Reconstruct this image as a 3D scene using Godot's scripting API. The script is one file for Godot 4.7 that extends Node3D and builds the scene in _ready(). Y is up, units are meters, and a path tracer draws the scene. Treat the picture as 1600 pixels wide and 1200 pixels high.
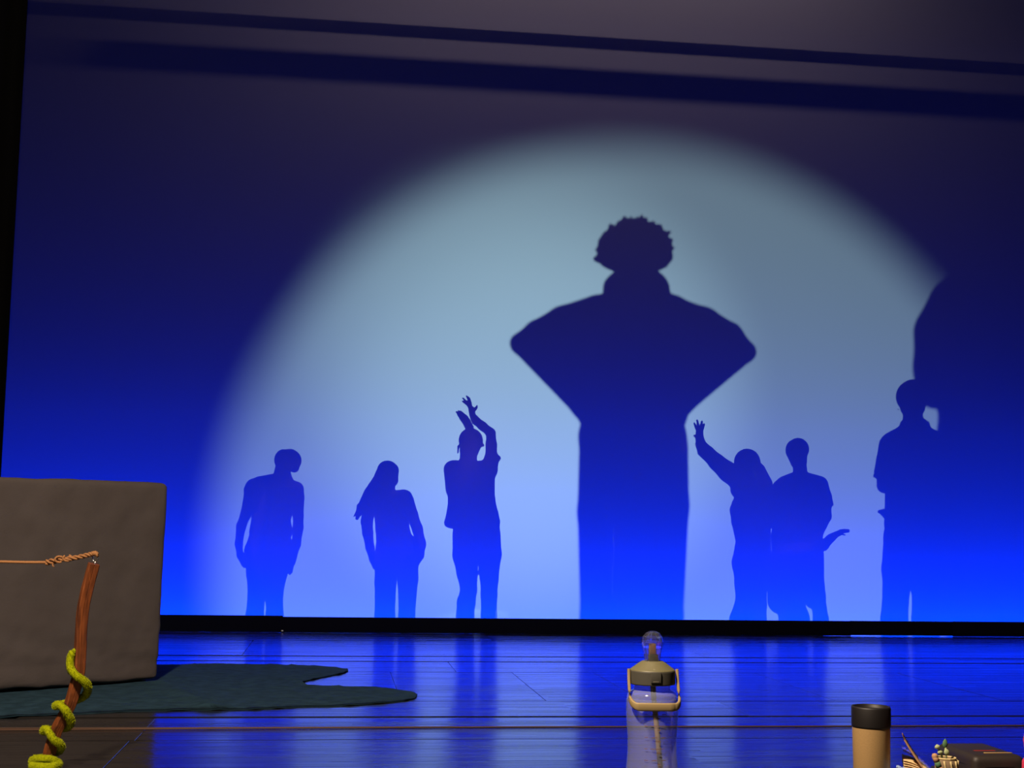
extends Node3D
# A shadow play on a theatre stage. Stage floor at y = 0, projection screen in the plane z = 0, backstage at z < 0, audience at z > 0.

var used := {}
var rng := RandomNumberGenerator.new()
var M := {}

func _ready() -> void:
	rng.seed = 11
	make_camera()
	make_environment()
	make_materials()
	make_follow_spot()
	make_blue_bars()
	make_wash_lamp()
	make_house_lamp()
	make_room()
	make_stage_floor()
	make_screen()
	make_battens()
	make_people()
	make_covered_box()
	make_floor_cloth()
	make_post()
	make_cords()
	make_table()
	make_bottle()
	make_tumbler()
	make_book()
	make_pouch()
	make_case()
	make_pink()

# ---------------------------------------------------------------- camera, sky, lamps

func make_camera() -> void:
	var cam := Camera3D.new()
	cam.name = "camera"
	cam.fov = rad_to_deg(2.0 * atan(600.0 / 2100.0))
	cam.near = 0.05
	cam.far = 100.0
	cam.transform = Transform3D(Basis(Vector3(0.99155, 0.01575, 0.12874), Vector3(-0.02947, 0.994, 0.10536), Vector3(-0.1263, -0.10826, 0.98607)), Vector3(-1.2084, 0.7, 9.2217)).orthonormalized()
	add_child(cam)
	cam.current = true

func make_environment() -> void:
	var e := Environment.new()
	e.background_mode = Environment.BG_COLOR
	e.background_color = Color(0, 0, 0)
	e.tonemap_mode = Environment.TONE_MAPPER_LINEAR
	e.tonemap_exposure = 1.0
	e.sdfgi_enabled = true
	e.ssao_enabled = true
	e.ssil_enabled = true
	var w := WorldEnvironment.new()
	w.name = "world"
	w.environment = e
	add_child(w)

const SPOT_AT := Vector3(0.57, 0.0, -9.0)
const SPOT_AIM := Vector3(0.85, 0.50, 0.0)
const SPOT_HOT := Vector3(0.10, 1.62, 0.0)

func make_follow_spot() -> void:
	var l := SpotLight3D.new()
	l.name = "follow_spot_beam"
	l.light_color = Color(0.78, 0.96, 1.0)
	l.light_energy = 21.0
	l.light_size = 0.014
	l.spot_range = 30.0
	l.spot_attenuation = 2.0
	l.spot_angle = 19.1
	l.spot_angle_attenuation = 0.28
	l.shadow_enabled = true
	add_child(l)
	l.look_at_from_position(SPOT_AT, SPOT_AIM)
	# added second spot: imitates the screen looking brightest towards the audience
	var hot := l.duplicate()
	hot.name = "added_hot_spot"
	hot.light_energy = 25.0
	hot.spot_angle = 11.5
	hot.spot_angle_attenuation = 1.0
	add_child(hot)
	hot.look_at_from_position(SPOT_AT, SPOT_HOT)
	var t := thing("follow_spot", SPOT_AT + Vector3(0, -0.30, -0.06), "black theatre spotlight on a low stand on the backstage floor", "spotlight")
	var st := tool()
	lathe(st, [Vector2(0.0, 0.42), Vector2(0.085, 0.42), Vector2(0.1, 0.36), Vector2(0.1, 0.1), Vector2(0.11, 0.0), Vector2(0.1, 0.0), Vector2(0.09, 0.09), Vector2(0.0, 0.09)], 24, Transform3D(Basis(Vector3.RIGHT, -PI / 2), Vector3(0, 0.3, 0.04)))
	part("housing", st, M.black_metal, t)
	st = tool()
	lathe(st, [Vector2(0.0, 0.0), Vector2(0.05, 0.006), Vector2(0.088, 0.012)], 24, Transform3D(Basis(Vector3.RIGHT, -PI / 2), Vector3(0, 0.3, 0.025)))
	part("lens", st, M.spot_lens, t)
	st = tool()
	tube(st, [Vector3(0.12, 0.3, -0.15), Vector3(0.12, 0.14, -0.15), Vector3(0.0, 0.12, -0.15), Vector3(-0.12, 0.14, -0.15), Vector3(-0.12, 0.3, -0.15)], [0.008], 8)
	tube(st, [Vector3(0, 0.12, -0.15), Vector3(0, 0.02, -0.15)], [0.014], 8)
	part("yoke", st, M.black_metal, t)
	st = tool()
	lathe(st, [Vector2(0.0, 0.025), Vector2(0.16, 0.02), Vector2(0.17, 0.0), Vector2(0.0, 0.0)], 24, Transform3D(Basis(), Vector3(0, 0, -0.15)))
	part("base_plate", st, M.black_metal, t)

func make_blue_bars() -> void:
	# a row of LED battens lying in a trough along the foot of the screen
	var w := 1.04
	for i in 10:
		var x := -4.7 + i * (w + 0.02)
		var t := thing("led_batten", Vector3(x + w / 2, -0.58, -0.075), "blue LED batten in the trough under the screen, %s from the left wall" % ["first", "second", "third", "fourth", "fifth", "sixth", "seventh", "eighth", "ninth", "tenth"][i], "stage light", "blue LED battens along the screen")
		var st := tool()
		rbox(st, Vector3(0, 0.04, 0), Vector3(w, 0.08, 0.06), 0.006, 1)
		part("housing", st, M.black_metal, t)
		st = tool()
		rbox(st, Vector3(0, 0.082, 0), Vector3(w - 0.04, 0.006, 0.04), 0.002, 1)
		part("lens_light", st, M.blue_lens, t)
		st = tool()
		rbox(st, Vector3(0, 0.28, -0.052), Vector3(w, 0.52, 0.004), 0.001, 1)  # added unseen plates, shaped to cut the blue light on the upper screen
		rbox(st, Vector3(0, 0.538, -0.0225), Vector3(w, 0.004, 0.057), 0.001, 1)
		part("added_light_flap", st, M.black_metal, t)
		var a := AreaLight3D.new()
		a.name = "blue_glow"
		a.light_color = Color(0.0, 0.165, 1.0)
		a.light_energy = 12.5
		a.area_size = Vector2(w - 0.04, 0.03)
		a.area_range = 20.0
		a.shadow_enabled = true
		t.add_child(a)
		a.position = Vector3(0, 0.09, 0)
		a.rotation = Vector3(deg_to_rad(90.0 + 14.0), 0, 0)

func make_wash_lamp() -> void:
	# a dim pinkish strip lamp hung high backstage: it draws the shadows of the two pipes on the screen
	var t := thing("strip_lamp", Vector3(0.45, 5.5, -1.0), "dim pink strip lamp hanging high behind the screen", "lamp")
	var face := Transform3D()
	face.basis = Basis.looking_at(Vector3(0, -1.15, 1.0).normalized(), Vector3.UP)
	var st := tool()
	rbox(st, Vector3(0, 0, 0.05), Vector3(4.2, 0.12, 0.09), 0.01, 2, face)
	part("housing", st, M.black_metal, t)
	st = tool()
	rbox(st, Vector3(0, 0, 0.002), Vector3(4.1, 0.08, 0.006), 0.002, 1, face)
	part("lens_light", st, M.pink_bulb, t)
	for x in [-1.9, 1.9]:
		st = tool()
		tube(st, [Vector3(x, 0.06, -0.03), Vector3(x, 2.69, -0.03)], [0.005], 6)
		part("cable", st, M.black_metal, t)
	var l := AreaLight3D.new()
	l.name = "pink_glow"
	l.light_color = Color(1.0, 0.95, 1.0)
	l.light_energy = 0.22
	l.area_size = Vector2(4.1, 0.08)
	l.area_range = 30.0
	l.shadow_enabled = true
	t.add_child(l)
	l.transform = Transform3D(face.basis, face.basis * Vector3(0, 0, -0.006))

func make_house_lamp() -> void:
	var at := Vector3(-2.2, 3.6, 8.2)
	var t := thing("house_lamp", at, "warm globe house lamp hanging above the seats", "lamp")
	var st := tool()
	lathe(st, [Vector2(0.0, -0.12), Vector2(0.06, -0.104), Vector2(0.104, -0.06), Vector2(0.12, 0.0), Vector2(0.104, 0.06), Vector2(0.06, 0.104), Vector2(0.0, 0.12)], 20, Transform3D())
	part("bulb", st, M.warm_bulb, t)
	st = tool()
	tube(st, [Vector3(0, 0.115, 0), Vector3(0, 0.2, 0)], [0.03], 10)
	tube(st, [Vector3(0, 0.2, 0), Vector3(0, 4.59, 0)], [0.006], 6)
	part("cable", st, M.black_metal, t)
	var l := OmniLight3D.new()
	l.name = "warm_glow"
	l.light_color = Color(1.0, 0.90, 0.78)
	l.light_energy = 29.0
	l.light_size = 0.11
	l.omni_range = 40.0
	l.omni_attenuation = 2.0
	l.shadow_enabled = true
	t.add_child(l)

# ---------------------------------------------------------------- materials

func mat(c: Color, rough := 0.7, metal := 0.0, spec := 0.5) -> StandardMaterial3D:
	var m := StandardMaterial3D.new()
	m.albedo_color = c
	m.roughness = rough
	m.metallic = metal
	m.metallic_specular = spec
	return m

func noise_tex(freq: float, lo: Color, hi: Color, s := 1, size := 512) -> NoiseTexture2D:
	var n := FastNoiseLite.new()
	n.seed = s
	n.frequency = freq
	n.fractal_octaves = 4
	var t := NoiseTexture2D.new()
	t.width = size
	t.height = size
	t.seamless = true
	t.noise = n
	var g := Gradient.new()
	g.set_color(0, lo)
	g.set_color(1, hi)
	t.color_ramp = g
	return t

func grey_noise(freq: float, s := 1, size := 512) -> NoiseTexture2D:
	return noise_tex(freq, Color(0, 0, 0), Color(1, 1, 1), s, size)

func triplanar(m: StandardMaterial3D, scale: Vector3) -> void:
	m.uv1_triplanar = true
	m.uv1_scale = scale

func glow(c: Color, energy: float) -> StandardMaterial3D:
	var m := mat(Color(0.9, 0.9, 0.9), 0.3)
	m.emission_enabled = true
	m.emission = c
	m.emission_energy_multiplier = energy
	return m

func make_materials() -> void:
	M.black_metal = mat(Color(0.06, 0.06, 0.065), 0.55, 0.3)
	M.spot_lens = glow(Color(0.85, 0.97, 1.0), 2.0)
	M.blue_lens = glow(Color(0.0, 0.25, 1.0), 2.0)
	M.pink_bulb = glow(Color(1.0, 0.8, 0.85), 1.5)
	M.warm_bulb = glow(Color(1.0, 0.85, 0.65), 3.0)
	M.black_wall = mat(Color(0.07, 0.07, 0.075), 0.95, 0.0, 0.2)
	M.black_wall.albedo_texture = noise_tex(0.02, Color(0.75, 0.75, 0.75), Color(1, 1, 1), 5)
	triplanar(M.black_wall, Vector3(0.3, 0.3, 0.3))
	M.velour = mat(Color(0.035, 0.035, 0.04), 1.0, 0.0, 0.1)
	M.hem = mat(Color(0.035, 0.04, 0.11), 0.95, 0.0, 0.15)  # blue haze of the lit screen is put into the black cloth colour
	# rear projection cloth: nearly all the light that meets it from behind is scattered through
	var s := StandardMaterial3D.new()
	s.transparency = BaseMaterial3D.TRANSPARENCY_ALPHA
	s.cull_mode = BaseMaterial3D.CULL_DISABLED
	s.albedo_color = Color(0.30, 0.31, 0.34, 0.48)
	s.roughness = 0.25
	s.metallic_specular = 0.0
	s.backlight_enabled = true
	s.backlight = Color(1.26, 1.26, 1.26)
	M.screen = s
	M.skin = mat(Color(0.42, 0.30, 0.25), 0.6)
	M.hair = mat(Color(0.05, 0.04, 0.035), 0.6)
	M.cloth = mat(Color(0.07, 0.07, 0.08), 0.9)
	M.trouser = mat(Color(0.05, 0.05, 0.06), 0.9)
	M.shoe = mat(Color(0.05, 0.05, 0.05), 0.6)
	M.pipe = mat(Color(0.08, 0.08, 0.085), 0.6, 0.4)
	# taupe covering cloth
	M.taupe = mat(Color(0.37, 0.345, 0.35), 0.95, 0.0, 0.2)
	M.taupe.albedo_texture = noise_tex(0.012, Color(0.92, 0.91, 0.90), Color(1, 1, 1), 8)
	M.taupe.heightmap_enabled = true
	M.taupe.heightmap_texture = grey_noise(0.2, 9)
	M.taupe.heightmap_scale = 0.06
	triplanar(M.taupe, Vector3(1.1, 1.1, 1.1))
	M.teal = mat(Color(0.20, 0.31, 0.38), 0.95, 0.0, 0.25)
	M.teal.albedo_texture = noise_tex(0.02, Color(0.72, 0.75, 0.75), Color(1, 1, 1), 12)
	M.teal.heightmap_enabled = true
	M.teal.heightmap_texture = grey_noise(0.15, 13)
	M.teal.heightmap_scale = 0.08
	triplanar(M.teal, Vector3(1.3, 1.3, 1.3))
	M.wood = mat(Color(1, 1, 1), 0.55)
	M.wood.albedo_texture = noise_tex(0.012, Color(0.26, 0.12, 0.05), Color(0.66, 0.36, 0.17), 21)
	M.wood.heightmap_enabled = true
	M.wood.heightmap_texture = grey_noise(0.03, 22)
	M.wood.heightmap_scale = 0.12
	triplanar(M.wood, Vector3(9.0, 0.9, 9.0))
	M.fuzz = mat(Color(0.70, 0.74, 0.05), 0.9, 0.0, 0.2)
	M.fuzz.rim_enabled = true
	M.fuzz.rim = 0.5
	M.fuzz.rim_tint = 0.6
	M.fuzz.albedo_texture = noise_tex(0.05, Color(0.72, 0.72, 0.5), Color(1, 1, 1), 25, 256)
	triplanar(M.fuzz, Vector3(8, 8, 8))
	M.rope = mat(Color(0.78, 0.56, 0.36), 0.85)
	M.rope.albedo_texture = noise_tex(0.08, Color(0.6, 0.55, 0.5), Color(1, 1, 1), 26, 256)
	triplanar(M.rope, Vector3(20, 20, 20))
	M.cord = mat(Color(0.36, 0.25, 0.19), 0.7)
	M.steel = mat(Color(0.75, 0.73, 0.70), 0.25, 0.9)
	M.table = mat(Color(0.16, 0.13, 0.12), 0.6)
	M.table.albedo_texture = noise_tex(0.02, Color(0.7, 0.7, 0.7), Color(1, 1, 1), 31)
	triplanar(M.table, Vector3(0.5, 2, 2))
	var p := mat(Color(0.70, 0.73, 0.84, 0.26), 0.10)
	p.transparency = BaseMaterial3D.TRANSPARENCY_ALPHA
	M.clear_plastic = p
	var c := mat(Color(1, 1, 1, 0.02), 0.02)
	c.refraction_enabled = true
	c.refraction_scale = 0.05
	c.transparency = BaseMaterial3D.TRANSPARENCY_ALPHA
	M.crystal = c
	M.lid = mat(Color(0.29, 0.28, 0.25), 0.6)
	M.lid_top = mat(Color(0.42, 0.40, 0.29), 0.5)
	M.handle = mat(Color(0.60, 0.52, 0.36), 0.55)
	M.spout = mat(Color(0.62, 0.45, 0.34), 0.5)
	M.straw = mat(Color(0.64, 0.54, 0.46), 0.5)
	M.mark = mat(Color(0.50, 0.38, 0.34), 0.8)
	M.gold = mat(Color(0.76, 0.62, 0.42), 0.45, 0.15)
	M.gold.albedo_texture = noise_tex(0.25, Color(0.9, 0.9, 0.9), Color(1, 1, 1), 33, 256)
	triplanar(M.gold, Vector3(6, 6, 6))
	M.black_plastic = mat(Color(0.09, 0.075, 0.08), 0.55)
	M.paper = mat(Color(0.86, 0.74, 0.55), 0.9)
	M.kraft = mat(Color(0.72, 0.55, 0.40), 0.85)
	var v := mat(Color(0.62, 0.60, 0.72, 0.45), 0.2)
	v.transparency = BaseMaterial3D.TRANSPARENCY_ALPHA
	v.cull_mode = BaseMaterial3D.CULL_DISABLED
	M.vellum = v
	M.film = mat(Color(0.70, 0.78, 0.95, 0.55), 0.15)
	M.film.transparency = BaseMaterial3D.TRANSPARENCY_ALPHA
	M.green = mat(Color(0.33, 0.48, 0.33), 0.8)
	M.pale_green = mat(Color(0.66, 0.70, 0.52), 0.8)
	M.tan = mat(Color(0.72, 0.55, 0.42), 0.8)
	M.pouch = mat(Color(0.50, 0.42, 0.33), 0.9)
	M.cream = mat(Color(0.80, 0.72, 0.52), 0.8)
	M.case = mat(Color(0.16, 0.13, 0.12), 0.55)
	M.case.heightmap_enabled = true
	M.case.heightmap_texture = grey_noise(0.25, 41, 256)
	M.case.heightmap_scale = 0.04
	triplanar(M.case, Vector3(8, 8, 8))
	M.gold_line = mat(Color(0.85, 0.70, 0.42), 0.35, 0.4)
	M.red_print = mat(Color(0.55, 0.10, 0.08), 0.7)
	M.pink = mat(Color(0.80, 0.22, 0.36), 0.5)
	M.dark_gap = mat(Color(0.02, 0.02, 0.02), 1.0, 0.0, 0.1)
	make_deck_material()

func make_deck_material() -> void:
	# painted boards, worn along the grain: streaks run along x (u)
	var size := 1024
	var r := RandomNumberGenerator.new()
	r.seed = 5
	var img := Image.create(size, size, true, Image.FORMAT_RGB8)
	var hgt := Image.create(size, size, true, Image.FORMAT_RGB8)
	img.fill(Color(0.13, 0.12, 0.12))
	var rgh := Image.create(size, size, true, Image.FORMAT_RGB8)
	rgh.fill(Color(0.16, 0.16, 0.16))
	hgt.fill(Color(0.5, 0.5, 0.5))
	for i in 9000:
		var x := r.randi_range(-200, size)
		var y := r.randi_range(0, size - 1)
		var len := r.randi_range(20, 320)
		var g := r.randf_range(0.085, 0.165)
		img.fill_rect(Rect2i(x, y, len, 1), Color(g * 1.05, g * 0.97, g * 0.95))
		var b := r.randf_range(0.36, 0.62)
		hgt.fill_rect(Rect2i(x, y, len, r.randi_range(1, 2)), Color(b, b, b))
	# broader worn bands
	for i in 900:
		var x1 := r.randi_range(-300, size)
		var y1 := r.randi_range(0, size - 1)
		var w1 := r.randi_range(80, 600)
		var h1 := r.randi_range(2, 9)
		var q := r.randf_range(0.10, 0.30)
		rgh.fill_rect(Rect2i(x1, y1, w1, h1), Color(q, q, q))
		var t := r.randf_range(0.42, 0.58)
		hgt.fill_rect(Rect2i(x1, y1, w1, h1), Color(t, t, t))
	for i in 260:
		var b2 := r.randf_range(0.0, 0.25)
		var x2 := r.randi_range(-200, size)
		var y2 := r.randi_range(0, size - 1)
		var len2 := r.randi_range(60, 500)
		hgt.fill_rect(Rect2i(x2, y2, len2, 1), Color(b2, b2, b2))
		img.fill_rect(Rect2i(x2, y2, len2, 1), Color(0.05, 0.045, 0.045))
	for i in 60:
		var g3 := r.randf_range(0.25, 0.5)
		img.fill_rect(Rect2i(r.randi_range(0, size), r.randi_range(0, size), r.randi_range(2, 9), 1), Color(g3, g3 * 0.9, g3 * 0.85))
	for i in 120:
		img.fill_rect(Rect2i(r.randi_range(0, size), r.randi_range(0, size), r.randi_range(2, 14), r.randi_range(1, 2)), Color(0.03, 0.03, 0.03))
	hgt.bump_map_to_normal_map(2.0)
	var m := mat(Color(1, 1, 1), 1.0, 0.0, 0.7)
	m.albedo_texture = ImageTexture.create_from_image(img)
	m.roughness_texture = ImageTexture.create_from_image(rgh)
	m.roughness_texture_channel = BaseMaterial3D.TEXTURE_CHANNEL_RED
	m.normal_enabled = true
	m.normal_texture = ImageTexture.create_from_image(hgt)
	m.normal_scale = 0.28
	M.deck = m

# ---------------------------------------------------------------- naming and mesh helpers

func numbered(called: String) -> String:
	if not used.has(called):
		used[called] = 0
		return called
	used[called] += 1
	return "%s_%03d" % [called, used[called]]

func thing(called: String, at: Vector3, label: String, category: String, group := "") -> Node3D:
	var o := Node3D.new()
	o.name = numbered(called)
	add_child(o)
	o.position = at
	o.set_meta("label", label)
	o.set_meta("category", category)
	if group != "":
		o.set_meta("group", group)
	return o

func tool() -> SurfaceTool:
	var st := SurfaceTool.new()
	st.begin(Mesh.PRIMITIVE_TRIANGLES)
	return st

func part(called: String, st: SurfaceTool, m: Material, parent: Node) -> MeshInstance3D:
	st.generate_normals()
	var o := MeshInstance3D.new()
	o.name = called
	o.mesh = st.commit()
	o.material_override = null
	o.mesh.surface_set_material(0, m)
	o.cast_shadow = GeometryInstance3D.SHADOW_CASTING_SETTING_ON
	parent.add_child(o, true)
	return o

func structure(called: String, st: SurfaceTool, m: Material) -> MeshInstance3D:
	var o := part(numbered(called), st, m, self)
	o.set_meta("kind", "structure")
	return o

func tri(st: SurfaceTool, a: Vector3, b: Vector3, c: Vector3) -> void:
	st.add_vertex(a)
	st.add_vertex(b)
	st.add_vertex(c)

func quad(st: SurfaceTool, a: Vector3, b: Vector3, c: Vector3, d: Vector3) -> void:
	tri(st, a, b, c)
	tri(st, a, c, d)

# plain box, flat faces
func box(st: SurfaceTool, lo: Vector3, hi: Vector3, xf := Transform3D()) -> void:
	st.set_smooth_group(-1)
	var p := []
	for i in 8:
		p.append(xf * Vector3(hi.x if i & 1 else lo.x, hi.y if i & 2 else lo.y, hi.z if i & 4 else lo.z))
	for f in [[4, 6, 7, 5], [1, 3, 2, 0], [5, 7, 3, 1], [0, 2, 6, 4], [6, 2, 3, 7], [0, 4, 5, 1]]:
		quad(st, p[f[0]], p[f[1]], p[f[2]], p[f[3]])

var relief: FastNoiseLite

# how far a cloth face stands proud of its box: 1 the draped cover, 2 crumpled film
func cloth_relief(kind: int, p: Vector3) -> float:
	if relief == null:
		relief = FastNoiseLite.new()
		relief.seed = 3
		relief.frequency = 1.0
	if kind == 2:
		return relief.get_noise_3d(p.x * 120.0, p.y * 120.0, p.z * 120.0) * 0.012
	var low := clampf((-p.y - 0.12) / 0.3, 0.0, 1.0)
	var v := relief.get_noise_3d(p.x * 1.3, p.y * 1.3, p.z) * 0.008
	v += relief.get_noise_3d(p.x * 1.2 + 9.0, p.y * 13.0 + p.x * 2.0, p.z * 2.0) * 0.018 * low
	v += relief.get_noise_3d(p.x * 5.0, p.y * 3.5 - p.x * 4.0, 5.0) * 0.004
	return v

# box with rounded edges: n subdivisions of the rounding, grid counts over the faces, optional noise
func rbox(st: SurfaceTool, at: Vector3, size: Vector3, r: float, n := 2, xf := Transform3D(), grid := Vector3i(1, 1, 1), bump := 0) -> void:
	st.set_smooth_group(0)
	var h := size / 2
	var coords := []
	for ax in 3:
		var c := PackedFloat32Array()
		var inner: float = h[ax] - r
		for i in n + 1:
			c.append(-h[ax] + r * (1.0 - cos(PI / 2 * float(i) / n)) if n > 0 else -h[ax])
		for i in range(1, grid[ax]):
			c.append(lerpf(-inner, inner, float(i) / grid[ax]))
		for i in n + 1:
			c.append(h[ax] - r * (1.0 - cos(PI / 2 * float(n - i) / n)))
		coords.append(c)
	for ax in 3:
		var u := (ax + 1) % 3
		var v := (ax + 2) % 3
		for sgn in [-1, 1]:
			var cu: PackedFloat32Array = coords[u]
			var cv: PackedFloat32Array = coords[v]
			var rows := []
			for i in cu.size():
				var row := PackedVector3Array()
				for j in cv.size():
					var p := Vector3()
					p[ax] = h[ax] * sgn
					p[u] = cu[i]
					p[v] = cv[j]
					var q := p.clamp(-(h - Vector3.ONE * r), h - Vector3.ONE * r)
					var d := (p - q)
					var nn := d.normalized()
					var w := q + nn * r
					if bump > 0:
						w += nn * cloth_relief(bump, w)
					row.append(xf * (at + w))
				rows.append(row)
			for i in cu.size() - 1:
				for j in cv.size() - 1:
					if sgn > 0:
						quad(st, rows[i][j], rows[i][j + 1], rows[i + 1][j + 1], rows[i + 1][j])
					else:
						quad(st, rows[i][j], rows[i + 1][j], rows[i + 1][j + 1], rows[i][j + 1])

# tube along points; radii has one entry or one per point
func tube(st: SurfaceTool, pts: Array, radii: Array, sides := 8, capped := true) -> void:
	st.set_smooth_group(0)
	var rings := []
	var up := Vector3.UP
	for i in pts.size():
		var t: Vector3 = (pts[mini(i + 1, pts.size() - 1)] - pts[maxi(i - 1, 0)]).normalized()
		if absf(t.dot(up)) > 0.95:
			up = Vector3.RIGHT if absf(t.x) < 0.8 else Vector3.BACK
		var a := t.cross(up).normalized()
		var b := t.cross(a).normalized()
		up = -b if b.dot(up) < 0 else b
		b = up
		a = b.cross(t).normalized()
		var rr: float = radii[mini(i, radii.size() - 1)]
		var ring := PackedVector3Array()
		for k in sides:
			var w := TAU * k / sides
			ring.append(pts[i] + (a * cos(w) + b * sin(w)) * rr)
		rings.append(ring)
	for i in pts.size() - 1:
		for k in sides:
			var k2 := (k + 1) % sides
			quad(st, rings[i][k], rings[i][k2], rings[i + 1][k2], rings[i + 1][k])
	if capped:
		for k in sides:
			var k2 := (k + 1) % sides
			tri(st, pts[0], rings[0][k2], rings[0][k])
			tri(st, pts[-1], rings[-1][k], rings[-1][k2])

# profile of (radius, height), turned about y
func lathe(st: SurfaceTool, prof: Array, sides: int, xf: Transform3D, flat := false, squash := Vector2.ONE) -> void:
	st.set_smooth_group(-1 if flat else 0)
	for i in prof.size() - 1:
		var a: Vector2 = prof[i]
		var b: Vector2 = prof[i + 1]
		for k in sides:
			var w0 := TAU * k / sides
			var w1 := TAU * (k + 1) / sides
			var c0 := Vector3(cos(w0) * squash.x, 0, sin(w0) * squash.y)
			var c1 := Vector3(cos(w1) * squash.x, 0, sin(w1) * squash.y)
			var p0 := xf * (c0 * a.x + Vector3.UP * a.y)
			var p1 := xf * (c1 * a.x + Vector3.UP * a.y)
			var p2 := xf * (c1 * b.x + Vector3.UP * b.y)
			var p3 := xf * (c0 * b.x + Vector3.UP * b.y)
			if a.x > 1e-6:
				tri(st, p0, p1, p2) if b.x < 1e-6 else quad(st, p0, p1, p2, p3)
			elif b.x > 1e-6:
				tri(st, p0, p2, p3)

func smooth_path(pts: Array, per := 6) -> Array:
	var c := Curve3D.new()
	for i in pts.size():
		var t: Vector3 = (pts[mini(i + 1, pts.size() - 1)] - pts[maxi(i - 1, 0)]) / 6.0
		c.add_point(pts[i], -t, t)
	var out := []
	for i in pts.size() - 1:
		for k in per:
			out.append(c.sample(i, float(k) / per))
	out.append(pts[-1])
	return out

# ---------------------------------------------------------------- bodies: smooth union of tapered capsules, meshed as surface nets

func nets(bones: Array, cell: float, k: float, V: PackedVector3Array, N: PackedVector3Array, I: PackedInt32Array) -> void:
	if bones.is_empty():
		return
	var lo := Vector3.ONE * 1e9
	var hi := Vector3.ONE * -1e9
	for i in range(0, bones.size(), 4):
		var p := Vector3(bones[i], bones[i + 1], bones[i + 2])
		var r: float = bones[i + 3] + 2.5 * cell
		lo = lo.min(p - Vector3.ONE * r)
		hi = hi.max(p + Vector3.ONE * r)
	var nx := int((hi.x - lo.x) / cell) + 2
	var ny := int((hi.y - lo.y) / cell) + 2
	var nz := int((hi.z - lo.z) / cell) + 2
	var F := PackedFloat32Array()
	F.resize(nx * ny * nz)
	F.fill(1.0)
	for i in range(0, bones.size(), 8):
		var a := Vector3(bones[i], bones[i + 1], bones[i + 2]) - lo
		var ra: float = bones[i + 3]
		var b := Vector3(bones[i + 4], bones[i + 5], bones[i + 6]) - lo
		var rb: float = bones[i + 7]
		var m := maxf(ra, rb) + 2.0 * cell + k
		var l0 := (a.min(b) - Vector3.ONE * m) / cell
		var l1 := (a.max(b) + Vector3.ONE * m) / cell
		var ab := b - a
		var inv := 1.0 / maxf(ab.length_squared(), 1e-12)
		var dr := rb - ra
		for z in range(maxi(0, int(l0.z)), mini(nz, int(l1.z) + 2)):
			for y in range(maxi(0, int(l0.y)), mini(ny, int(l1.y) + 2)):
				var at := (z * ny + y) * nx
				for x in range(maxi(0, int(l0.x)), mini(nx, int(l1.x) + 2)):
					var q := Vector3(x, y, z) * cell - a
					var t := clampf(q.dot(ab) * inv, 0.0, 1.0)
					var d := (q - ab * t).length() - ra - dr * t
					var f := F[at + x]
					var g := k - absf(d - f)
					F[at + x] = minf(d, f) - (g * g / (4.0 * k) if g > 0.0 else 0.0)
	var at_cell := PackedInt32Array()
	at_cell.resize(nx * ny * nz)
	at_cell.fill(-1)
	var off := [0, 1, nx, nx + 1, nx * ny, nx * ny + 1, nx * ny + nx, nx * ny + nx + 1]
	var edges := [0, 1, 2, 3, 4, 5, 6, 7, 0, 2, 1, 3, 4, 6, 5, 7, 0, 4, 1, 5, 2, 6, 3, 7]
	var far := 2.0 * cell
	for z in nz - 1:
		for y in ny - 1:
			for x in nx - 1:
				var c := (z * ny + y) * nx + x
				if absf(F[c]) > far:
					continue
				var mask := 0
				for e in 8:
					if F[c + off[e]] < 0.0:
						mask |= 1 << e
				if mask == 0 or mask == 255:
					continue
				var s := Vector3.ZERO
				var cnt := 0
				for e in range(0, 24, 2):
					var i0: int = edges[e]
					var i1: int = edges[e + 1]
					var f0 := F[c + off[i0]]
					var f1 := F[c + off[i1]]
					if (f0 < 0.0) != (f1 < 0.0):
						var t := f0 / (f0 - f1)
						s += Vector3(lerpf(i0 & 1, i1 & 1, t), lerpf((i0 >> 1) & 1, (i1 >> 1) & 1, t), lerpf((i0 >> 2) & 1, (i1 >> 2) & 1, t))
						cnt += 1
				var g := Vector3.ZERO
				for e in 8:
					var f := F[c + off[e]]
					g += Vector3(f if e & 1 else -f, f if e & 2 else -f, f if e & 4 else -f)
				at_cell[c] = V.size()
				V.append(lo + (Vector3(x, y, z) + s / cnt) * cell)
				N.append(g.normalized())
	var st := [1, nx, nx * ny]
	for z in range(1, nz - 1):
		for y in range(1, ny - 1):
			for x in range(1, nx - 1):
				var c := (z * ny + y) * nx + x
				if at_cell[c] < 0:
					continue
				var inside := F[c] < 0.0
				for ax in 3:
					if (F[c + st[ax]] < 0.0) == inside:
						continue
					var u: int = st[(ax + 1) % 3]
					var v: int = st[(ax + 2) % 3]
					var a := at_cell[c]
					var b := at_cell[c - u]
					var d := at_cell[c - u - v]
					var e := at_cell[c - v]
					if a < 0 or b < 0 or d < 0 or e < 0:
						continue
					if inside:
						I.append_array([a, d, b, a, e, d])
					else:
						I.append_array([a, b, d, a, d, e])

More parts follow.
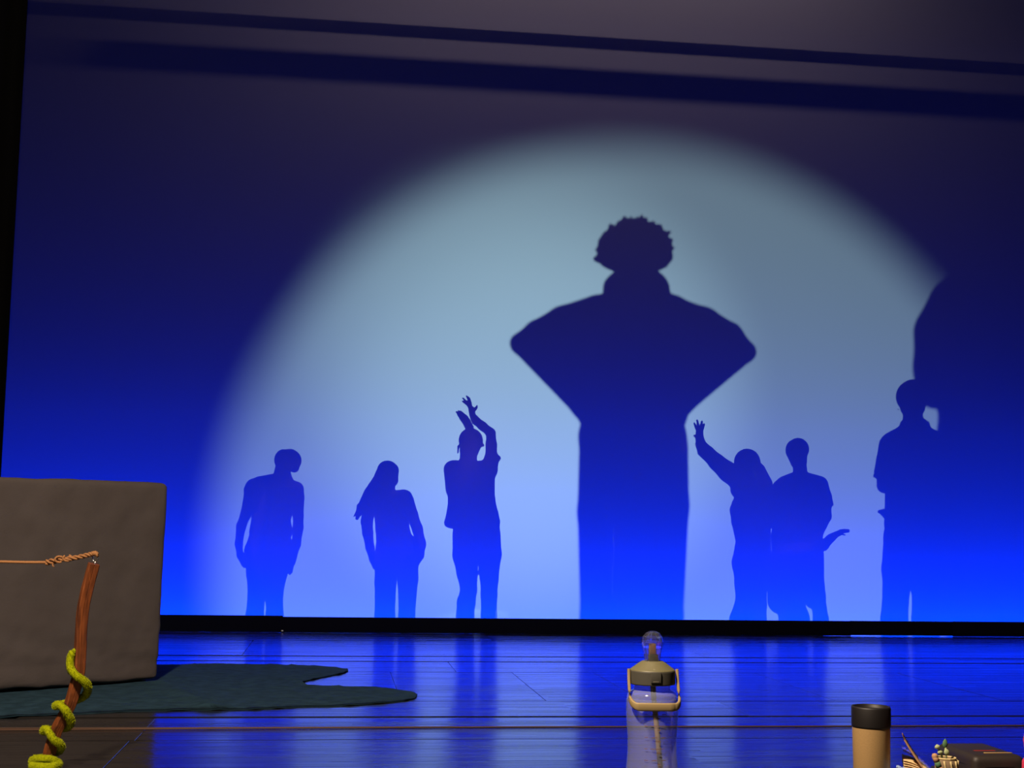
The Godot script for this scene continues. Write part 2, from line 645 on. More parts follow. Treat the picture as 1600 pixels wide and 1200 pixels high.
func nets_part(called: String, grids: Array, m: Material, parent: Node) -> MeshInstance3D:
	var V := PackedVector3Array()
	var N := PackedVector3Array()
	var I := PackedInt32Array()
	for g in grids:
		var c: float = g[0]
		var v1 := PackedVector3Array()
		var n1 := PackedVector3Array()
		var i1 := PackedInt32Array()
		nets(g[1], c, 0.6 * c if c < 0.006 else c, v1, n1, i1)
		var base := V.size()
		V.append_array(v1)
		N.append_array(n1)
		for q in i1:
			I.append(q + base)
	var arr := []
	arr.resize(Mesh.ARRAY_MAX)
	arr[Mesh.ARRAY_VERTEX] = V
	arr[Mesh.ARRAY_NORMAL] = N
	arr[Mesh.ARRAY_INDEX] = I
	var mesh := ArrayMesh.new()
	mesh.add_surface_from_arrays(Mesh.PRIMITIVE_TRIANGLES, arr)
	mesh.surface_set_material(0, m)
	var o := MeshInstance3D.new()
	o.name = called
	o.mesh = mesh
	parent.add_child(o, true)
	return o

func make_people() -> void:
	for d in people_data():
		var t := thing("person", d.at, d.label, "person")
		for p in d.parts:
			nets_part(p[0], p[2], M[p[1]], t)

# ---------------------------------------------------------------- the place

func make_room() -> void:
	var x0 := -6.5
	var x1 := 8.0
	var z0 := -11.5
	var z1 := 13.0
	var y0 := -0.52
	var y1 := 8.2
	var st := tool()
	box(st, Vector3(x0 - 0.3, y0 - 0.3, z0), Vector3(x0, y1, z1))
	structure("wall_left", st, M.black_wall)
	st = tool()
	box(st, Vector3(x1, y0 - 0.3, z0), Vector3(x1 + 0.3, y1, z1))
	structure("wall_right", st, M.black_wall)
	st = tool()
	box(st, Vector3(x0 - 0.3, y0 - 0.3, z0 - 0.3), Vector3(x1 + 0.3, y1, z0))
	structure("wall_back", st, M.black_wall)
	st = tool()
	box(st, Vector3(x0 - 0.3, y0 - 0.3, z1), Vector3(x1 + 0.3, y1, z1 + 0.3))
	structure("wall_front", st, M.black_wall)
	st = tool()
	box(st, Vector3(x0 - 0.3, y1, z0 - 0.3), Vector3(x1 + 0.3, y1 + 0.3, z1 + 0.3))
	structure("ceiling", st, M.black_wall)
	st = tool()
	box(st, Vector3(x0, y0 - 0.3, z0), Vector3(x1, -0.30, -0.15))
	structure("floor_backstage", st, M.black_wall)
	st = tool()
	box(st, Vector3(x0, y0 - 0.3, -0.15), Vector3(x1, -0.58, 0.0))
	structure("floor_trough", st, M.black_wall)
	st = tool()
	box(st, Vector3(x0, y0 - 0.3, 5.98), Vector3(x1, y0, z1))
	structure("floor_auditorium", st, M.black_wall)
	# black side curtain with pleats, framing the screen on the left
	st = tool()
	st.set_smooth_group(0)
	var n := 150
	var pts := []
	for i in n + 1:
		var f := float(i) / n
		var x := lerpf(-6.45, -3.385, f)
		pts.append(Vector3(x, 0, 0.10 + 0.03 * sin(f * 95.0) + 0.012 * sin(f * 41.0 + 1.0)))
	for i in n:
		var a: Vector3 = pts[i]
		var b: Vector3 = pts[i + 1]
		var up := Vector3(0, 8.15, 0)
		quad(st, a, a + up, b + up, b)
		var k := Vector3(0, 0, -0.006)
		quad(st, b + k, b + k + up, a + k + up, a + k)
	var o := part("side_curtain", st, M.velour, self)
	o.position = Vector3(0, 0.012, 0)
	o.set_meta("label", "black pleated stage curtain at the left edge of the screen")
	o.set_meta("category", "curtain")
	used["side_curtain"] = 0

func make_stage_floor() -> void:
	var floor_node := Node3D.new()
	floor_node.name = "floor"
	floor_node.set_meta("kind", "structure")
	add_child(floor_node)
	var st := tool()
	box(st, Vector3(-6.5, -0.82, 0.0), Vector3(8.0, -0.03, 5.98))
	part("platform", st, M.dark_gap, floor_node)
	# rows of boards from the screen to the stage edge, and where each row has end joints
	var rows := [[0.0, 0.62, [-3.0, -0.2, 2.2]], [0.628, 1.648, [-4.1, -1.7, 0.9, 3.3]], [1.69, 1.94, [-2.6, 1.2]], [1.985, 2.488, [-3.4, -0.6, 2.4]], [2.496, 3.608, [-3.3, -2.1, -0.926, -0.325, 0.085, 0.92, 1.68, 3.0]], [3.616, 4.062, [-2.9, 0.4, 2.6]], [4.10, 4.352, [-1.84, 1.4]], [4.37, 4.616, [-1.84, 1.9]], [4.626, 5.97, [-4.2, -1.855, 0.7, 3.1]]]
	for row in rows:
		var ends: Array = [-6.5] + row[2] + [8.0]
		for i in ends.size() - 1:
			var x0: float = ends[i] + 0.001
			var x1: float = ends[i + 1] - 0.001
			var z0: float = row[0]
			var z1: float = row[1]
			var b := tool()
			b.set_smooth_group(-1)
			var drop := rng.randf_range(0.0, 0.0012)
			var e := 0.001
			var uo := Vector2(rng.randf() * 4.0, 0)
			var lo := -0.03
			var hi := -drop
			var p := [Vector3(x0, lo, z0), Vector3(x1, lo, z0), Vector3(x1, lo, z1), Vector3(x0, lo, z1), Vector3(x0, hi - e, z0), Vector3(x1, hi - e, z0), Vector3(x1, hi - e, z1), Vector3(x0, hi - e, z1), Vector3(x0 + e, hi, z0 + e), Vector3(x1 - e, hi, z0 + e), Vector3(x1 - e, hi, z1 - e), Vector3(x0 + e, hi, z1 - e)]
			for f in [[8, 9, 10, 11], [4, 5, 9, 8], [5, 6, 10, 9], [6, 7, 11, 10], [7, 4, 8, 11], [0, 1, 5, 4], [1, 2, 6, 5], [2, 3, 7, 6], [3, 0, 4, 7]]:
				for q in [f[0], f[1], f[2], f[0], f[2], f[3]]:
					b.set_uv((Vector2(p[q].x, p[q].z) + uo) * Vector2(0.25, 0.5))
					b.add_vertex(p[q])
			b.generate_normals()
			b.generate_tangents()
			var o := MeshInstance3D.new()
			o.name = "floor_board"
			o.mesh = b.commit()
			o.mesh.surface_set_material(0, M.deck)
			floor_node.add_child(o, true)

func make_screen() -> void:
	var t := thing("projection_screen", Vector3(0, 0, 0), "huge translucent cloth screen glowing blue, showing human silhouettes", "screen")
	var seams := [-6.5, -5.07, -4.02, -2.97, -1.92, -0.874, 0.165, 1.21, 2.26, 3.31, 4.36, 5.41, 6.46, 8.0]
	var y0 := -0.10
	var y1 := 8.2
	for i in seams.size() - 1:
		var st := tool()
		st.set_smooth_group(0)
		var a := Vector3(seams[i], y0, 0)
		var b := Vector3(seams[i + 1], y0, 0)
		var h := Vector3(0, y1 - y0, 0)
		quad(st, a, a + h, b + h, b)
		part("cloth_panel", st, M.screen, t)
	# black hem along the foot of the screen, in lengths that overlap
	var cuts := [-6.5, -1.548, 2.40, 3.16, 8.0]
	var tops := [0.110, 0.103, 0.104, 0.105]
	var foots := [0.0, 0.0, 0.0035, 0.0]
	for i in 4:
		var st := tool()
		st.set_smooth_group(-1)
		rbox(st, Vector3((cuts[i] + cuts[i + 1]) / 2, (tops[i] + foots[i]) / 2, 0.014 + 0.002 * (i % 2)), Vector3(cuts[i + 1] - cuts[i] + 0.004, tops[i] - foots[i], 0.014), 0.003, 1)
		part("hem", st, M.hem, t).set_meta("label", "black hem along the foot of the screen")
	var s2 := tool()  # small white mark near the joint of two hem lengths
	rbox(s2, Vector3(-1.546, 0.012, 0.028), Vector3(0.012, 0.007, 0.002), 0.0009, 1)
	part("white_mark", s2, mat(Color(0.9, 0.9, 0.95), 0.6), t).set_meta("label", "small white mark")

func make_battens() -> void:
	var data := [[4.334, 0.026, -0.10, -6.3, 7.8, "thinner upper pipe hanging behind the top of the screen"], [4.308, 0.042, -0.25, -2.55, 7.8, "thicker lower pipe hanging behind the top of the screen"]]
	for d in data:
		var t := thing("batten_pipe", Vector3(0, d[0], d[2]), d[5], "pipe", "pipes behind the screen")
		var st := tool()
		tube(st, [Vector3(d[3], 0, 0), Vector3(d[4], 0, 0)], [d[1]], 16)
		part("pipe", st, M.pipe, t)
		for x in [d[3] + 0.15, (d[3] + d[4]) / 2, d[4] - 0.15]:
			st = tool()
			tube(st, [Vector3(x, d[1], 0), Vector3(x, 8.195 - d[0], 0)], [0.0012], 4)
			part("wire", st, M.steel, t)

func make_covered_box() -> void:
	# a low box under a taupe cloth, turned about 39 degrees to the screen
	var corner := Vector3(-1.973, 0.0, 2.941)
	var along := Vector3(-0.776, 0, 0.630).normalized()
	var out := Vector3(0.630, 0, 0.776).normalized()
	var h := 0.872
	var w := 1.7
	var dp := 0.62
	var t := thing("covered_box", corner + along * w / 2 - out * dp / 2, "large box covered with plain taupe cloth standing on the teal cloth", "box")
	var xf := Transform3D(Basis(-along, Vector3.UP, out), Vector3.ZERO)
	var st := tool()
	rbox(st, Vector3(0, h / 2 + 0.016, 0), Vector3(w, h, dp), 0.024, 3, xf, Vector3i(70, 44, 14), 1)
	part("cloth_cover", st, M.taupe, t)
	for sx in [-1, 1]:
		for sz in [-1, 1]:
			st = tool()
			box(st, Vector3(sx * (w / 2 - 0.12) - 0.03, 0.006, sz * (dp / 2 - 0.12) - 0.03), Vector3(sx * (w / 2 - 0.12) + 0.03, 0.05, sz * (dp / 2 - 0.12) + 0.03), xf)
			part("foot", st, M.black_metal, t)

func make_floor_cloth() -> void:
	var outline := [-0.849, 3.436, -0.866, 3.544, -0.918, 3.627, -0.998, 3.687, -1.102, 3.746, -1.202, 3.784, -1.326, 3.802, -1.494, 3.875, -1.733, 3.892, -1.965, 3.925, -2.181, 4.01, -2.388, 4.092, -2.69, 4.184, -3.6, 4.3, -3.9, 3.2, -3.474, 2.254, -2.828, 2.241, -2.039, 2.217, -1.911, 2.181, -1.593, 2.172, -1.335, 2.228, -1.206, 2.288, -1.134, 2.409, -1.131, 2.469, -1.16, 2.587, -1.264, 2.783, -1.326, 2.916, -1.341, 2.993, -1.317, 3.067, -1.232, 3.115, -1.12, 3.163, -0.981, 3.186, -0.901, 3.279, -0.855, 3.347]
	var poly := PackedVector2Array()
	for i in range(0, outline.size(), 2):
		var a := Vector2(outline[i], outline[i + 1])
		var j := (i + 2) % outline.size()
		var b := Vector2(outline[j], outline[j + 1])
		var steps := maxi(1, int(a.distance_to(b) / 0.03))
		for s in steps:
			poly.append(a.lerp(b, float(s) / steps))
	var n := FastNoiseLite.new()
	n.seed = 17
	n.frequency = 1.0
	var pts := PackedVector2Array(poly)
	var edge := poly.size()
	var x := -3.9
	while x < -0.8:
		var z := 2.1
		while z < 4.35:
			var p := Vector2(x + n.get_noise_2d(x * 90.0, z * 90.0) * 0.008, z)
			if Geometry2D.is_point_in_polygon(p, poly):
				var close := false
				for e in range(0, edge, 1):
					if absf(poly[e].x - p.x) < 0.014 and absf(poly[e].y - p.y) < 0.014:
						close = true
						break
				if not close:
					pts.append(p)
			z += 0.028
		x += 0.034
	var idx := Geometry2D.triangulate_delaunay(pts)
	var h := PackedFloat32Array()
	for i in pts.size():
		var p := pts[i]
		# folds run mostly along x, a few cross
		var v := 0.007 + 0.008 * maxf(0.0, n.get_noise_2d(p.x * 1.6, p.y * 9.0)) + 0.006 * maxf(0.0, n.get_noise_2d(p.x * 4.0 + 40.0, p.y * 5.0))
		var fold := absf((p.x + 1.83) * 0.92 + (p.y - 3.4) * -0.33)
		if p.y > 2.9:
			v += 0.012 * exp(-fold * fold / 0.0018)
		var under := Vector2(p.x + 1.973, p.y - 2.941)
		var s := -under.dot(Vector2(0.630, 0.776))
		if s > -0.06 and s < 0.7 and under.dot(Vector2(-0.776, 0.630)) > -0.06:
			v = 0.005
		if i < edge:
			v = 0.004 + 0.010 * maxf(0.0, n.get_noise_2d(p.x * 11.0, p.y * 11.0))
		h.append(v)
	var st := tool()
	st.set_smooth_group(0)
	for i in range(0, idx.size(), 3):
		var a := idx[i]
		var b := idx[i + 1]
		var c := idx[i + 2]
		var m := (pts[a] + pts[b] + pts[c]) / 3.0
		if not Geometry2D.is_point_in_polygon(m, poly):
			continue
		var va := Vector3(pts[a].x, h[a], pts[a].y)
		var vb := Vector3(pts[b].x, h[b], pts[b].y)
		var vc := Vector3(pts[c].x, h[c], pts[c].y)
		if (vb - va).cross(vc - va).y > 0.0:
			tri(st, va, vc, vb)
		else:
			tri(st, va, vb, vc)
	for i in edge:
		var j := (i + 1) % edge
		var a := Vector3(poly[i].x, h[i], poly[i].y)
		var b := Vector3(poly[j].x, h[j], poly[j].y)
		quad(st, a, b, Vector3(b.x, h[j] - 0.004, b.z), Vector3(a.x, h[i] - 0.004, a.z))
	var o := part("floor_cloth", st, M.teal, self)
	used["floor_cloth"] = 0
	o.set_meta("label", "dark teal cloth with wavy edge spread on the stage floor")
	o.set_meta("category", "cloth")

func make_post() -> void:
	var c := [Vector3(-1.894, 0.586, 5.217), Vector3(-1.909, 0.524, 5.208), Vector3(-1.921, 0.46, 5.2), Vector3(-1.925, 0.398, 5.192), Vector3(-1.926, 0.332, 5.185), Vector3(-1.928, 0.277, 5.179), Vector3(-1.938, 0.231, 5.172), Vector3(-1.95, 0.186, 5.166), Vector3(-1.97, 0.145, 5.159), Vector3(-1.987, 0.109, 5.153), Vector3(-2.0, 0.066, 5.146), Vector3(-2.007, 0.03, 5.142), Vector3(-2.010, 0.001, 5.140)]
	var base: Vector3 = c[-1]
	var t := thing("wooden_post", base, "bent wooden post with an eye hook on top, wound with yellow-green fuzz", "post")
	var pts := []
	for p in c:
		pts.append(p - base)
	pts = smooth_path(pts, 4)
	var st := tool()
	st.set_smooth_group(-1)
	var n := FastNoiseLite.new()
	n.seed = 2
	n.frequency = 1.0
	var rings := []
	for i in pts.size():
		var tg: Vector3 = (pts[mini(i + 1, pts.size() - 1)] - pts[maxi(i - 1, 0)]).normalized()
		var f := float(i) / pts.size()
		var ang := deg_to_rad(lerpf(24.0, 40.0, f))
		var sx := Vector3.RIGHT - tg * tg.x
		sx = sx.normalized()
		var sz := sx.cross(tg).normalized()
		var a := sx * cos(ang) + sz * sin(ang)
		var b := -sx * sin(ang) + sz * cos(ang)
		var w := 0.0150 + 0.0008 * n.get_noise_1d(i * 1.7)
		var d := 0.0110 + 0.0008 * n.get_noise_1d(i * 2.1 + 50.0)
		var ring := PackedVector3Array()
		for q in [[-1, -0.85], [-0.85, -1], [-0.1, -1], [0.0, -0.88], [0.1, -1], [0.85, -1], [1, -0.85], [1, 0.85], [0.85, 1], [0.35, 1], [0.28, 0.9], [0.2, 1], [-0.85, 1], [-1, 0.85]]:
			ring.append(pts[i] + a * w * q[0] + b * d * q[1])
		rings.append(ring)
	var s := 14
	for i in pts.size() - 1:
		for k in s:
			quad(st, rings[i][k], rings[i][(k + 1) % s], rings[i + 1][(k + 1) % s], rings[i + 1][k])
	for k in range(1, s - 1):
		tri(st, rings[0][0], rings[0][k + 1], rings[0][k])
		tri(st, rings[-1][0], rings[-1][k], rings[-1][k + 1])
	part("bent_wood", st, M.wood, t)
	st = tool()
	var ring_pts := []
	for i in 13:
		var w := TAU * i / 12.0
		ring_pts.append(Vector3(-1.891, 0.602, 5.219) - base + Vector3(cos(w) * 0.008, sin(w) * 0.010, 0.004 * cos(w)))
	tube(st, ring_pts, [0.0017], 8, false)
	tube(st, [Vector3(-1.893, 0.575, 5.217) - base, Vector3(-1.891, 0.593, 5.219) - base], [0.002], 8)
	part("eye_hook", st, M.steel, t)
	# the fuzzy garland winds round the post: front passes and hidden back passes
	var f := Vector3(0, 0, 0.034)
	var g := Vector3(0, 0, -0.030)
	var path := [Vector3(-1.938, 0.342, 5.195), Vector3(-1.951, 0.320, 5.190), Vector3(-1.948, 0.291, 5.182) + f * 0.5, Vector3(-1.930, 0.271, 5.176) + f, Vector3(-1.909, 0.254, 5.176) + f * 0.7, Vector3(-1.902, 0.232, 5.175), Vector3(-1.915, 0.205, 5.172) + g, Vector3(-1.955, 0.188, 5.168) + g, Vector3(-1.989, 0.180, 5.163), Vector3(-1.976, 0.186, 5.163) + f * 0.7, Vector3(-1.956, 0.170, 5.160) + f, Vector3(-1.946, 0.140, 5.158) + f * 0.4, Vector3(-1.960, 0.116, 5.155) + g, Vector3(-1.995, 0.108, 5.150) + g, Vector3(-2.022, 0.108, 5.148), Vector3(-2.009, 0.115, 5.150) + f * 0.7, Vector3(-1.989, 0.090, 5.148) + f, Vector3(-1.972, 0.070, 5.148) + f * 0.3, Vector3(-1.985, 0.046, 5.145) + g, Vector3(-2.020, 0.030, 5.140) + g, Vector3(-2.050, 0.022, 5.138), Vector3(-2.038, 0.032, 5.138) + f * 0.8, Vector3(-2.018, 0.035, 5.140) + f * 1.1, Vector3(-1.996, 0.031, 5.142) + f * 0.8, Vector3(-1.976, 0.018, 5.144) + f * 0.3, Vector3(-1.985, 0.016, 5.146) + f * 1.4, Vector3(-2.018, 0.017, 5.148) + f * 1.5, Vector3(-2.045, 0.016, 5.150) + f * 0.9]
	var rel := []
	for p in path:
		rel.append(p - base)
	rel = smooth_path(rel, 6)
	var rad := []
	for i in rel.size():
		rad.append((0.0112 + 0.0022 * n.get_noise_1d(i * 9.0)) * (0.55 if i < 3 else 1.0))
	st = tool()
	tube(st, rel, rad, 10)
	st.set_smooth_group(-1)
	var r := RandomNumberGenerator.new()
	r.seed = 77
	for i in range(1, rel.size() - 1):
		var tg: Vector3 = (rel[i + 1] - rel[i - 1]).normalized()
		for k in 60:
			var dir := Vector3(r.randfn(), r.randfn(), r.randfn())
			dir = (dir - tg * dir.dot(tg)).normalized()
			var from: Vector3 = rel[i].lerp(rel[i + 1], r.randf()) + dir * rad[i] * 0.85
			var lean := (dir + tg * r.randf_range(-0.7, 0.7) + Vector3(0, r.randf_range(-0.5, 0.2), 0)).normalized()
			var to: Vector3 = from + lean * r.randf_range(0.003, 0.0062)
			var side := lean.cross(tg).normalized() * 0.0009
			tri(st, from - side, to, from + side)
	part("fuzzy_garland", st, M.fuzz, t).set_meta("label", "yellow-green fuzzy garland")

func make_cords() -> void:
	# rope from the eye hook to the left wall
	var at := Vector3(-2.025, 0.588, 5.2)
	var t := thing("rope", at, "tan rope knotted to the top of the wooden post", "rope")
	var st := tool()
	tube(st, [Vector3(-6.5, 0.66, 4.75) - at, Vector3(-4.0, 0.60, 5.0) - at, Vector3(-2.216, 0.588, 5.176) - at, Vector3(-2.089, 0.587, 5.192) - at, Vector3(0, 0, 0)], [0.0042], 10)
	part("rope_length", st, M.rope, t)
	var path := smooth_path([Vector3(-2.030, 0.5875, 5.2) - at, Vector3(-1.989, 0.596, 5.206) - at, Vector3(-1.944, 0.603, 5.213) - at, Vector3(-1.908, 0.612, 5.219) - at, Vector3(-1.892, 0.616, 5.222) - at, Vector3(-1.884, 0.611, 5.222) - at], 9)
	st = tool()
	for s in 3:
		var q := []
		for i in path.size():
			var w := i * 0.62 + s * TAU / 3.0
			q.append(path[i] + Vector3(-0.15 * sin(w), cos(w), sin(w)) * (0.0042 if i > 8 else 0.0060))
		tube(st, q, [0.0034], 8)
	part("twisted_end", st, M.rope, t)
	st = tool()
	for s in 2:
		var q := []
		for i in 11:
			var w := PI * 1.7 * i / 10.0 + s * 2.2
			q.append(Vector3(-1.992 + s * 0.022, 0.597 + s * 0.004, 5.208) - at + Vector3(cos(w) * 0.011, sin(w) * 0.0085, sin(w * 0.5) * 0.006))
		tube(st, q, [0.0032], 8)
	tube(st, [Vector3(-2.012, 0.590, 5.204) - at, Vector3(-2.010, 0.578, 5.206) - at, Vector3(-2.006, 0.576, 5.206) - at], [0.0022], 6)
	part("knot", st, M.rope, t)
	# thin double cord lying across the stage
	var c := thing("stretched_cord", Vector3(0, 0, 4.36), "thin brown cord lying straight across the stage floor", "cord")
	for s in 2:
		var q := []
		for i in 30:
			var x := lerpf(-6.4, 7.9, i / 29.0)
			q.append(Vector3(x, 0.0032, 0.004 + (0.030 * clampf((-0.6 - x) / 1.7, 0.0, 1.5) * s) + 0.004 * s + 0.003 * sin(x * 2.3 + s)))
		st = tool()
		tube(st, q, [0.0022], 6)
		part("strand", st, M.cord, c)

# ---------------------------------------------------------------- on the table in front of the stage

const TOP := 0.22

func make_table() -> void:
	var t := thing("table", Vector3(-0.4, -0.52, 7.0), "dark table just below the picture carrying bottle, tumbler and case", "table")
	var st := tool()
	rbox(st, Vector3(0, 0.72, 0), Vector3(1.9, 0.04, 0.8), 0.006, 2)
	part("table_top", st, M.table, t)
	for sx in [-1, 1]:
		for sz in [-1, 1]:
			st = tool()
			rbox(st, Vector3(sx * 0.88, 0.35, sz * 0.34), Vector3(0.05, 0.70, 0.05), 0.006, 1)
			part("leg", st, M.black_metal, t)

func make_bottle() -> void:
	var base := Vector3(-0.652, TOP, 6.877)
	var t := thing("water_bottle", base, "clear plastic water bottle with olive lid, carry handle and straw", "bottle")
	t.rotation.y = -0.07
	var st := tool()
	# body: outside wall up, then inside wall down
	var out_p := [Vector2(0.0, 0.0), Vector2(0.040, 0.0), Vector2(0.0445, 0.004), Vector2(0.0450, 0.07), Vector2(0.0440, 0.082), Vector2(0.0425, 0.10), Vector2(0.0425, 0.125), Vector2(0.0440, 0.145), Vector2(0.0452, 0.165), Vector2(0.0450, 0.188), Vector2(0.0435, 0.198), Vector2(0.040, 0.2035), Vector2(0.034, 0.2065), Vector2(0.032, 0.209), Vector2(0.032, 0.220)]
	lathe(st, out_p, 40, Transform3D())
	part("clear_body", st, M.clear_plastic, t)
	st = tool()
	lathe(st, [Vector2(0.0425, 0.186), Vector2(0.0444, 0.1895), Vector2(0.0425, 0.193)], 40, Transform3D())
	part("shoulder_ring", st, M.clear_plastic, t)
	# lid: dark band with facets, sloped top
	st = tool()
	lathe(st, [Vector2(0.0, 0.216), Vector2(0.037, 0.2165), Vector2(0.0395, 0.2172), Vector2(0.0402, 0.2182), Vector2(0.0402, 0.2192), Vector2(0.0402, 0.2385), Vector2(0.0401, 0.2397), Vector2(0.0395, 0.2405), Vector2(0.0385, 0.2405), Vector2(0.0, 0.2405)], 40, Transform3D())
	part("lid_band", st, M.lid, t)
	st = tool()
	lathe(st, [Vector2(0.0398, 0.2406), Vector2(0.0394, 0.2416), Vector2(0.0384, 0.2424), Vector2(0.0375, 0.2430), Vector2(0.0240, 0.2528), Vector2(0.0228, 0.2536), Vector2(0.0185, 0.2562), Vector2(0.0175, 0.2565), Vector2(0.0165, 0.2565), Vector2(0.0, 0.2565)], 40, Transform3D())
	part("lid_top", st, M.lid_top, t)
	st = tool()
	rbox(st, Vector3(0, 0.2315, 0.0405), Vector3(0.018, 0.019, 0.003), 0.0012, 2)
	rbox(st, Vector3(0, 0.224, 0.0415), Vector3(0.011, 0.003, 0.003), 0.001, 2)
	part("latch", st, M.lid, t)
	# mouthpiece under the faceted clear dome
	st = tool()
	rbox(st, Vector3(0, 0.262, 0.008), Vector3(0.0165, 0.013, 0.010), 0.0012, 2)
	part("hinge_block", st, M.lid, t)
	st = tool()
	rbox(st, Vector3(0, 0.272, 0.0), Vector3(0.0125, 0.030, 0.009), 0.003, 3)
	part("mouthpiece", st, M.spout, t)
	st = tool()
	var dome_out := [Vector2(0.0135, 0.2568), Vector2(0.0150, 0.268), Vector2(0.0178, 0.281), Vector2(0.0192, 0.290), Vector2(0.0175, 0.298), Vector2(0.0125, 0.3045), Vector2(0.0060, 0.3075), Vector2(0.0, 0.308)]
	lathe(st, dome_out, 10, Transform3D(), true)
	var dome_in := []
	for q in dome_out:
		dome_in.append(Vector2(maxf(0.0, q.x - 0.0016), q.y - (0.0016 if q.y > 0.26 else 0.0)))
	dome_in.reverse()
	lathe(st, dome_in, 10, Transform3D(), true)
	lathe(st, [Vector2(0.0119, 0.2568), Vector2(0.0135, 0.2568)], 10, Transform3D(), true)
	part("clear_dome", st, M.crystal, t)
	# carry loop hanging in front of the shoulder
	st = tool()
	var pts := []
	pts.append(Vector3(-0.0425, 0.243, 0.006))
	pts.append(Vector3(-0.0428, 0.225, 0.010))
	pts.append(Vector3(-0.0430, 0.208, 0.018))
	for i in 9:
		var w := PI / 2 * i / 8.0
		pts.append(Vector3(-0.030 - 0.013 * cos(w), 0.195 - 0.012 * sin(w), 0.024 + 0.024 * sin(w)))
	for i in range(1, 9):
		pts.append(Vector3(-0.030 + 0.0075 * i, 0.183, 0.048 + 0.002 * sin(PI * i / 9.0)))
	for i in range(8, -1, -1):
		var w := PI / 2 * i / 8.0
		pts.append(Vector3(0.030 + 0.013 * cos(w), 0.195 - 0.012 * sin(w), 0.024 + 0.024 * sin(w)))
	pts.append(Vector3(0.0430, 0.208, 0.018))
	pts.append(Vector3(0.0428, 0.225, 0.010))
	pts.append(Vector3(0.0425, 0.243, 0.006))
	strap(st, pts, 0.0042, 0.0140)
	part("carry_handle", st, M.handle, t)
	st = tool()
	tube(st, [Vector3(0.001, 0.216, 0.0), Vector3(0.003, 0.19, 0.0), Vector3(0.009, 0.13, 0.003), Vector3(0.019, 0.02, 0.006)], [0.0046], 12)
	part("straw", st, M.straw, t)
	# printed measuring marks on the front of the body
	st = tool()
	for k in 7:
		var y := 0.169 - 0.0192 * k
		var parts := [[-0.5, -0.35], [-0.2, 0.05], [0.22, 0.42]] if k % 2 == 0 else [[-0.5, -0.38], [-0.25, 0.35]]
		for s in parts:
			print_bar(st, 0.0454, y, s[0] * 0.9, s[1] * 0.9, 0.0012)
		print_bar(st, 0.0454, y - 0.007, 0.05, 0.16, 0.0022)
	part("measuring_marks", st, M.mark, t)

# flat strap swept along a path: thickness across the path, height in y and towards z
func strap(st: SurfaceTool, pts: Array, thick: float, high: float) -> void:
	st.set_smooth_group(0)
	var rings := []
	for i in pts.size():
		var tg: Vector3 = (pts[mini(i + 1, pts.size() - 1)] - pts[maxi(i - 1, 0)]).normalized()
		var level := sqrt(maxf(0.0, 1.0 - tg.y * tg.y))
		var wide := lerpf(thick, high, level * level)
		var nrm := tg.cross(Vector3(0, 0.6, -0.8)).normalized()
		var b := nrm.cross(tg).normalized() if level > 0.5 else Vector3(0, 0, 1)
		b = Vector3.UP if level > 0.6 else b
		var a := tg.cross(b).normalized()
		var ring := PackedVector3Array()
		for k in 12:
			var w := TAU * k / 12.0
			var cx := signf(cos(w)) * pow(absf(cos(w)), 0.6)
			var cy := signf(sin(w)) * pow(absf(sin(w)), 0.6)
			ring.append(pts[i] + a * cx * thick / 2 * 1.3 + b * cy * maxf(wide, 0.005) / 2)
		rings.append(ring)
	for i in pts.size() - 1:
		for k in 12:
			var k2 := (k + 1) % 12
			quad(st, rings[i][k], rings[i][k2], rings[i + 1][k2], rings[i + 1][k])

func print_bar(st: SurfaceTool, r: float, y: float, w0: float, w1: float, h: float) -> void:
	st.set_smooth_group(0)
	var n := 5
	for i in n:
		var a := lerpf(w0, w1, float(i) / n)
		var b := lerpf(w0, w1, float(i + 1) / n)
		var p := Vector3(sin(a) * r, y, cos(a) * r)
		var q := Vector3(sin(b) * r, y, cos(b) * r)
		quad(st, p, p + Vector3(0, h, 0), q + Vector3(0, h, 0), q)

func make_tumbler() -> void:
	var t := thing("tumbler", Vector3(-0.272, TOP, 6.924), "beige travel tumbler with black screw lid beside the open book", "tumbler")
	var st := tool()
	lathe(st, [Vector2(0.0, 0.0), Vector2(0.0280, 0.0), Vector2(0.0300, 0.003), Vector2(0.0325, 0.147), Vector2(0.0325, 0.1495), Vector2(0.0, 0.1495)], 44, Transform3D())
	part("cup_body", st, M.gold, t)
	st = tool()
	lathe(st, [Vector2(0.0, 0.149), Vector2(0.0332, 0.149), Vector2(0.0336, 0.152), Vector2(0.0338, 0.1815), Vector2(0.0328, 0.1842), Vector2(0.0308, 0.1845), Vector2(0.0296, 0.1832), Vector2(0.0290, 0.1790), Vector2(0.0, 0.1785)], 44, Transform3D())
	part("lid", st, M.black_plastic, t)

